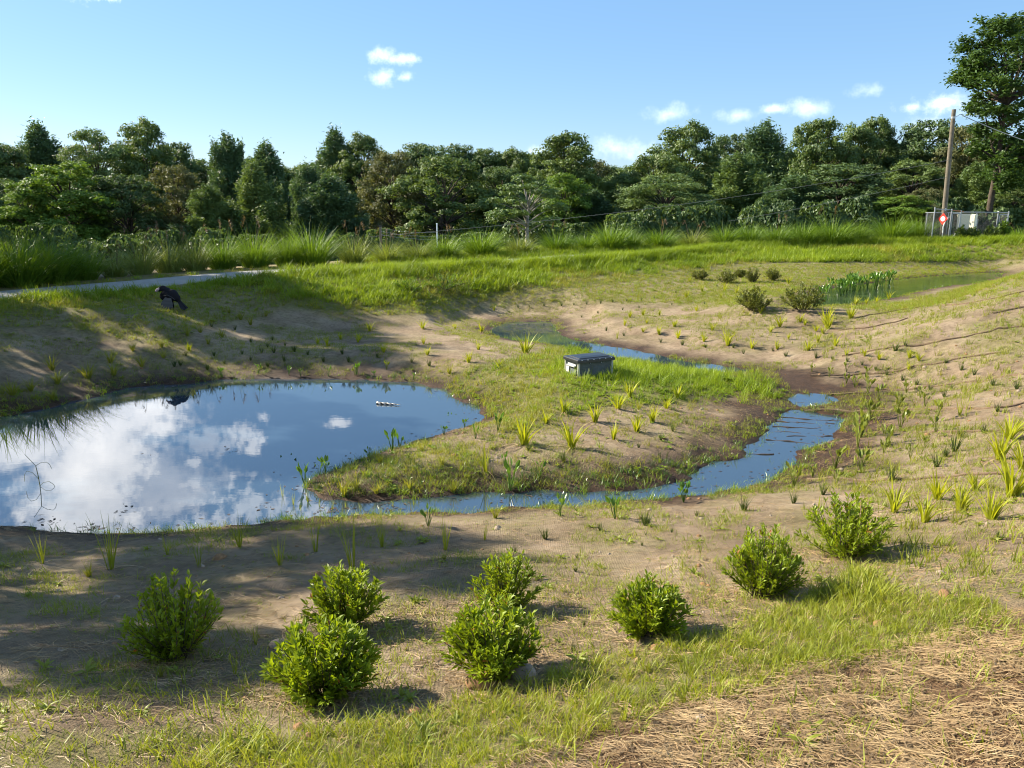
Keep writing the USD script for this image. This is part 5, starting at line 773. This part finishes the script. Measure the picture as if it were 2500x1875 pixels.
scatter('bank_grass', [(tuft(i, 14, .20, .011, .8, .5, .10, 3), M['grass_yellow']) for i in range(230, 232)] + [(tuft(i, 14, .22, .011, .7, .4, .09, 3), M['grass_bright']) for i in range(232, 234)] + [(weed(240, 10, .10), M['grass_bright'])], p, rng.uniform(0, 6.28, n), rng.uniform(.4, 1.05, n) * np.where(sp, 1.05, .85), np.where(sp & (q[:, 0] > 1380), rng.integers(2, 5, n), np.where(rng.random(n) < .65, rng.integers(0, 2, n), rng.integers(2, 5, n))), label='yellow green grass sprouting over the banks and the spit', cat='grass')
rng = np.random.default_rng(31); n = 5200; t = rng.uniform(.2, 1, n); t = t[rng.random(n) < np.clip((t - .2) / .1, 0, 1) ** 1.8]; n = len(t); k = np.clip((t * (len(pc) - 1)).astype(int), 0, len(pc) - 2); off = -(hw - .12 + rng.gamma(1.5, .22, n)); a = pc[k] + (pc[k + 1] - pc[k]) * rng.random((n, 1)) + nr[k] * off[:, None]; a = np.column_stack([a, ground_z(a)]); gap = meshkit.noise(a * .55, 6); a = a[(gap > .16)]; n = len(a)
scatter('verge_grass', [(tuft(i, 26, .58, .018, .5, .4, .18, 4), M['grass_bright']) for i in range(244, 247)] + [(weed(248, 22, .32), M['grass_bright'])], a, rng.uniform(0, 6.28, n), rng.uniform(.6, 1.15, n), rng.choice(4, n, p=[.3, .3, .25, .15]), label='tall lush grass leaning over the near side of the path', cat='grass')
boxp = hit(1440, 905); rng = np.random.default_rng(3); n = 420; a = np.column_stack([boxp[0] + rng.uniform(-.9, 4.2, n), boxp[1] + rng.normal(-.1, .75, n)]); a = np.column_stack([a, ground_z(a)]); q = project(a); a = a[(q[:, 1] > 862) & (shapely.distance(LOW, shapely.points(a[:, :2])) > .2)]
th = math.radians(27); rel = a[:, :2] - hit(1412, 919)[:2]; u_ = rel @ [math.cos(th), math.sin(th)]; v_ = rel @ [-math.sin(th), math.cos(th)]; a = a[~((u_ > -.1) & (u_ < .98) & (v_ > -.05) & (v_ < .66))]; n = len(a)
scatter('tall_grass', [(tuft(i, 20, .36, .013, .5, .35, .12, 4), M['grass_bright']) for i in range(250, 252)] + [(weed(253, 16, .16), M['grass_bright'])], a, rng.uniform(0, 6.28, n), rng.uniform(.5, 1.0, n), rng.integers(0, 3, n), label='tall bright green grass growing around the storage box', cat='grass')
rng = np.random.default_rng(71); pts = []
for poly, n in ((POND, 1500), (STREAM, 420), (PUDDLE, 60), (FAR, 500)):
    u = rng.random(n); q = np.array([poly.exterior.interpolate(float(t), normalized=True).coords[0] for t in u]) + rng.normal(0, .16, (n, 2)); q = q[(meshkit.noise(np.column_stack([q * .9, q[:, :1] * 0]), 4) > .38) & (q[:, 0] > -14)]; pts.append(np.column_stack([q, np.maximum(ground_z(q), -.06)]))
a = np.vstack(pts); n = len(a)
scatter('shore_grass', [(tuft(i, 12, .17, .008, .8, .45, .07, 3), M['grass_bright'] if i % 2 else M['pickerel']) for i in range(254, 258)], a, rng.uniform(0, 6.28, n), rng.uniform(.4, 1.15, n), rng.integers(0, 4, n), label='ragged fringe of grass along the water lines', cat='grass')
rslope = Polygon([(1950, 1250), (2080, 1000), (2000, 860), (1700, 830), (1750, 760), (2100, 770), (2350, 720), (2700, 700), (2700, 1420), (2250, 1430)])
a, rng = field([rslope], [13], 75, x=(2, 20), y=(5, 32)); n = len(a)
scatter('slope_seedlings', [(tuft(i, 9, .17, .010, .45, .25, .05, 3), M['grass_yellow'] if i % 2 else M['sprout']) for i in range(310, 314)], a, rng.uniform(0, 6.28, n), rng.uniform(.4, 1.25, n) ** 1.3, rng.integers(0, 4, n), label='fine upright seedlings dotted over the right slope', cat='seedlings')
front = Polygon([(735, 1165), (860, 1125), (1000, 1120), (1200, 1150), (1500, 1140), (1700, 1110), (1690, 1160), (1510, 1200), (1210, 1208), (1000, 1222), (800, 1230), (735, 1205)])
a, rng = field([front], [75], 73, x=(-4, 5), y=(8, 13)); n = len(a)
scatter('shore_grass', [(tuft(i, 12, .15, .008, .8, .5, .08, 3), M['rush'] if i % 2 else M['pickerel']) for i in range(258, 260)], a, rng.uniform(0, 6.28, n), rng.uniform(.4, 1.2, n) * np.where(rng.random(n) < .1, 1.5, 1), rng.integers(0, 2, n), label='dark green grass hanging over the front edge and tip of the spit', cat='grass')
ALL = Polygon([(-400, 700), (2900, 640), (2900, 1950), (-400, 1950)])
p, rng = field([ALL], [140], 4, x=(-14, 16), y=(2.5, 30), clump=.9, cut=.48); n = len(p)
scatter('sprouts', [(tuft(i, 8, .10, .0055, .8, .4, .07, 2), M['sprout']) for i in range(260, 263)] + [(weed(264, 9, .075), M['sprout'])], p, rng.uniform(0, 6.28, n), rng.uniform(.5, 1.4, n), rng.choice(4, n, p=[.34, .33, .29, .04]), label='sparse seedlings sprouting through the blanket on bare ground', cat='seedlings')
p, rng = field([ALL], [95], 14, x=(-5, 6), y=(2.3, 9), clump=1.3, cut=.53); n = len(p)
scatter('sprouts', [(tuft(i, 5, .05, .004, .9, .4, .04, 2), M['sprout']) for i in range(265, 268)] + [(weed(269, 5, .03), M['sprout'])], p, rng.uniform(0, 6.28, n), rng.uniform(.5, 1.2, n), rng.choice(4, n, p=[.3, .3, .25, .15]), label='fine seedlings in patches on the near ground between the shrubs', cat='seedlings')
p, rng = field(['near', 'nearleft'], [520, 130], 6, x=(-5, 6), y=(2.0, 8)); n = len(p); q = project(p); tall = np.exp(-((q[:, 0] - 2090) / 90) ** 2 - ((q[:, 1] - 1450) / 50) ** 2)
scatter('near_grass', [(tuft(i, 11, .13, .0055, .6, .4, .04, 4), M['grass_near']) for i in range(270, 274)] + [(tuft(275, 9, .12, .005, .7, .5, .04, 4), M['grass_yellow']), (tuft(276, 6, .11, .012, .8, .5, .03, 4), M['grass_near']), (tuft(277, 7, .11, .0035, .8, .4, .04, 3), M['straw'])], p, rng.uniform(0, 6.28, n), rng.uniform(.45, 1.15, n) * (.55 + .95 * meshkit.fbm(p * 2.4, 3, 61)) * (1 + 1.3 * tall), rng.choice(7, n, p=[.14, .14, .13, .13, .22, .07, .17]), label='yellow green grass band across the near slope', cat='grass')
def straws(seed, n, r, h):
    rng = np.random.default_rng(seed); m = MB()
    for i in range(n):
        a = rng.normal(.25, .75) if rng.random() < .75 else rng.uniform(0, 6.28); L_ = rng.uniform(.03, .14); d = np.array([math.cos(a), math.sin(a), rng.normal(0, .12)]) * L_ / 2; c = np.r_[rng.uniform(-r, r, 2), rng.uniform(.002, h)]; k = rng.normal(0, .006, 3); w = rng.uniform(.0009, .0021); m.tube([c - d, c + k, c + d], [w, w, w * .8], 3, False)
    return m.get()
ST = [(straws(i, 26, .09, .03), M['straw']) for i in range(280, 285)]
p, rng = field([ALL], [30], 91, x=(-7, 9), y=(2.6, 15)); n = len(p)
scatter('matting_fibres', [(straws(i, 9, .16, .008), M['straw']) for i in range(300, 304)], p, rng.normal(0, .8, n), rng.uniform(.6, 1.1, n), rng.integers(0, 4, n), tilt=normal_at(p), label='loose pale fibres of the matting lying on the bare ground', cat='straw')
def clod(seed):
    m = trimesh.creation.icosphere(1, 1.0); m.vertices *= (.7 + .6 * meshkit.fbm(m.vertices * 1.7 + seed, 3, seed))[:, None] * [1, .8, .6]; return m.vertices, m.faces
p, rng = field([ALL], [4], 92, x=(-9, 11), y=(2.6, 18)); n = len(p)
scatter('clods', [(clod(i), M['pale_rock'] if i % 2 else M['rock']) for i in range(4)], p, rng.uniform(0, 6.28, n), .006 + rng.gamma(1.3, .010, n), rng.integers(0, 4, n), label='small clods and stones lying on the bare ground', cat='stones')
p, rng = field([STRAW.buffer(45)], [210], 7, x=(-1, 6), y=(1.6, 7)); q = project(p); dd = shapely.distance(STRAW, shapely.points(q)); p = p[(rng.random(len(p)) > dd / 45) & (meshkit.fbm(p * 2.2, 3, 4) > .36)]; n = len(p)
scatter('straw_mulch', ST, p, rng.normal(0, .35, n), rng.uniform(.7, 1.15, n), rng.integers(0, 5, n), tilt=normal_at(p), label='loose dry straw mulch covering the near right slope', cat='straw')
pts = []; rng = np.random.default_rng(12)
for (px, py, w, h, _) in SHRUBS:
    b = hit(px, py); k = 100; r = rng.gamma(2.2, .15, k) + .05; a = rng.uniform(0, 6.28, k); pts.append(np.column_stack([b[0] + np.cos(a) * r * 1.5, b[1] + np.sin(a) * r]))
pts.append(np.column_stack([rng.uniform(-3.5, 3.5, 420), rng.uniform(2.8, 7.0, 420)])); p = np.vstack(pts); p = np.column_stack([p, ground_z(p)]); q = project(p); p = p[(shapely.distance(LOW, shapely.points(p[:, :2])) > .5) & (q[:, 1] > 1340)]; n = len(p)
scatter('scattered_straw', [(straws(i, 9, .10, .014), M['straw']) for i in range(290, 294)], p, rng.normal(0, .5, n), rng.uniform(.7, 1.2, n), rng.integers(0, 4, n), tilt=normal_at(p), label='thin scattered straw around the feet of the planted shrubs', cat='straw')
p, rng = field([STRAW], [26], 17, x=(-1, 6), y=(1.6, 7)); n = len(p)
scatter('straw_sprouts', [(tuft(i, 7, .09, .006, .8, .4, .04, 3), M['grass_near']) for i in range(295, 297)], p, rng.uniform(0, 6.28, n), rng.uniform(.5, 1.5, n), rng.integers(0, 2, n), label='few green blades growing up through the straw', cat='grass')
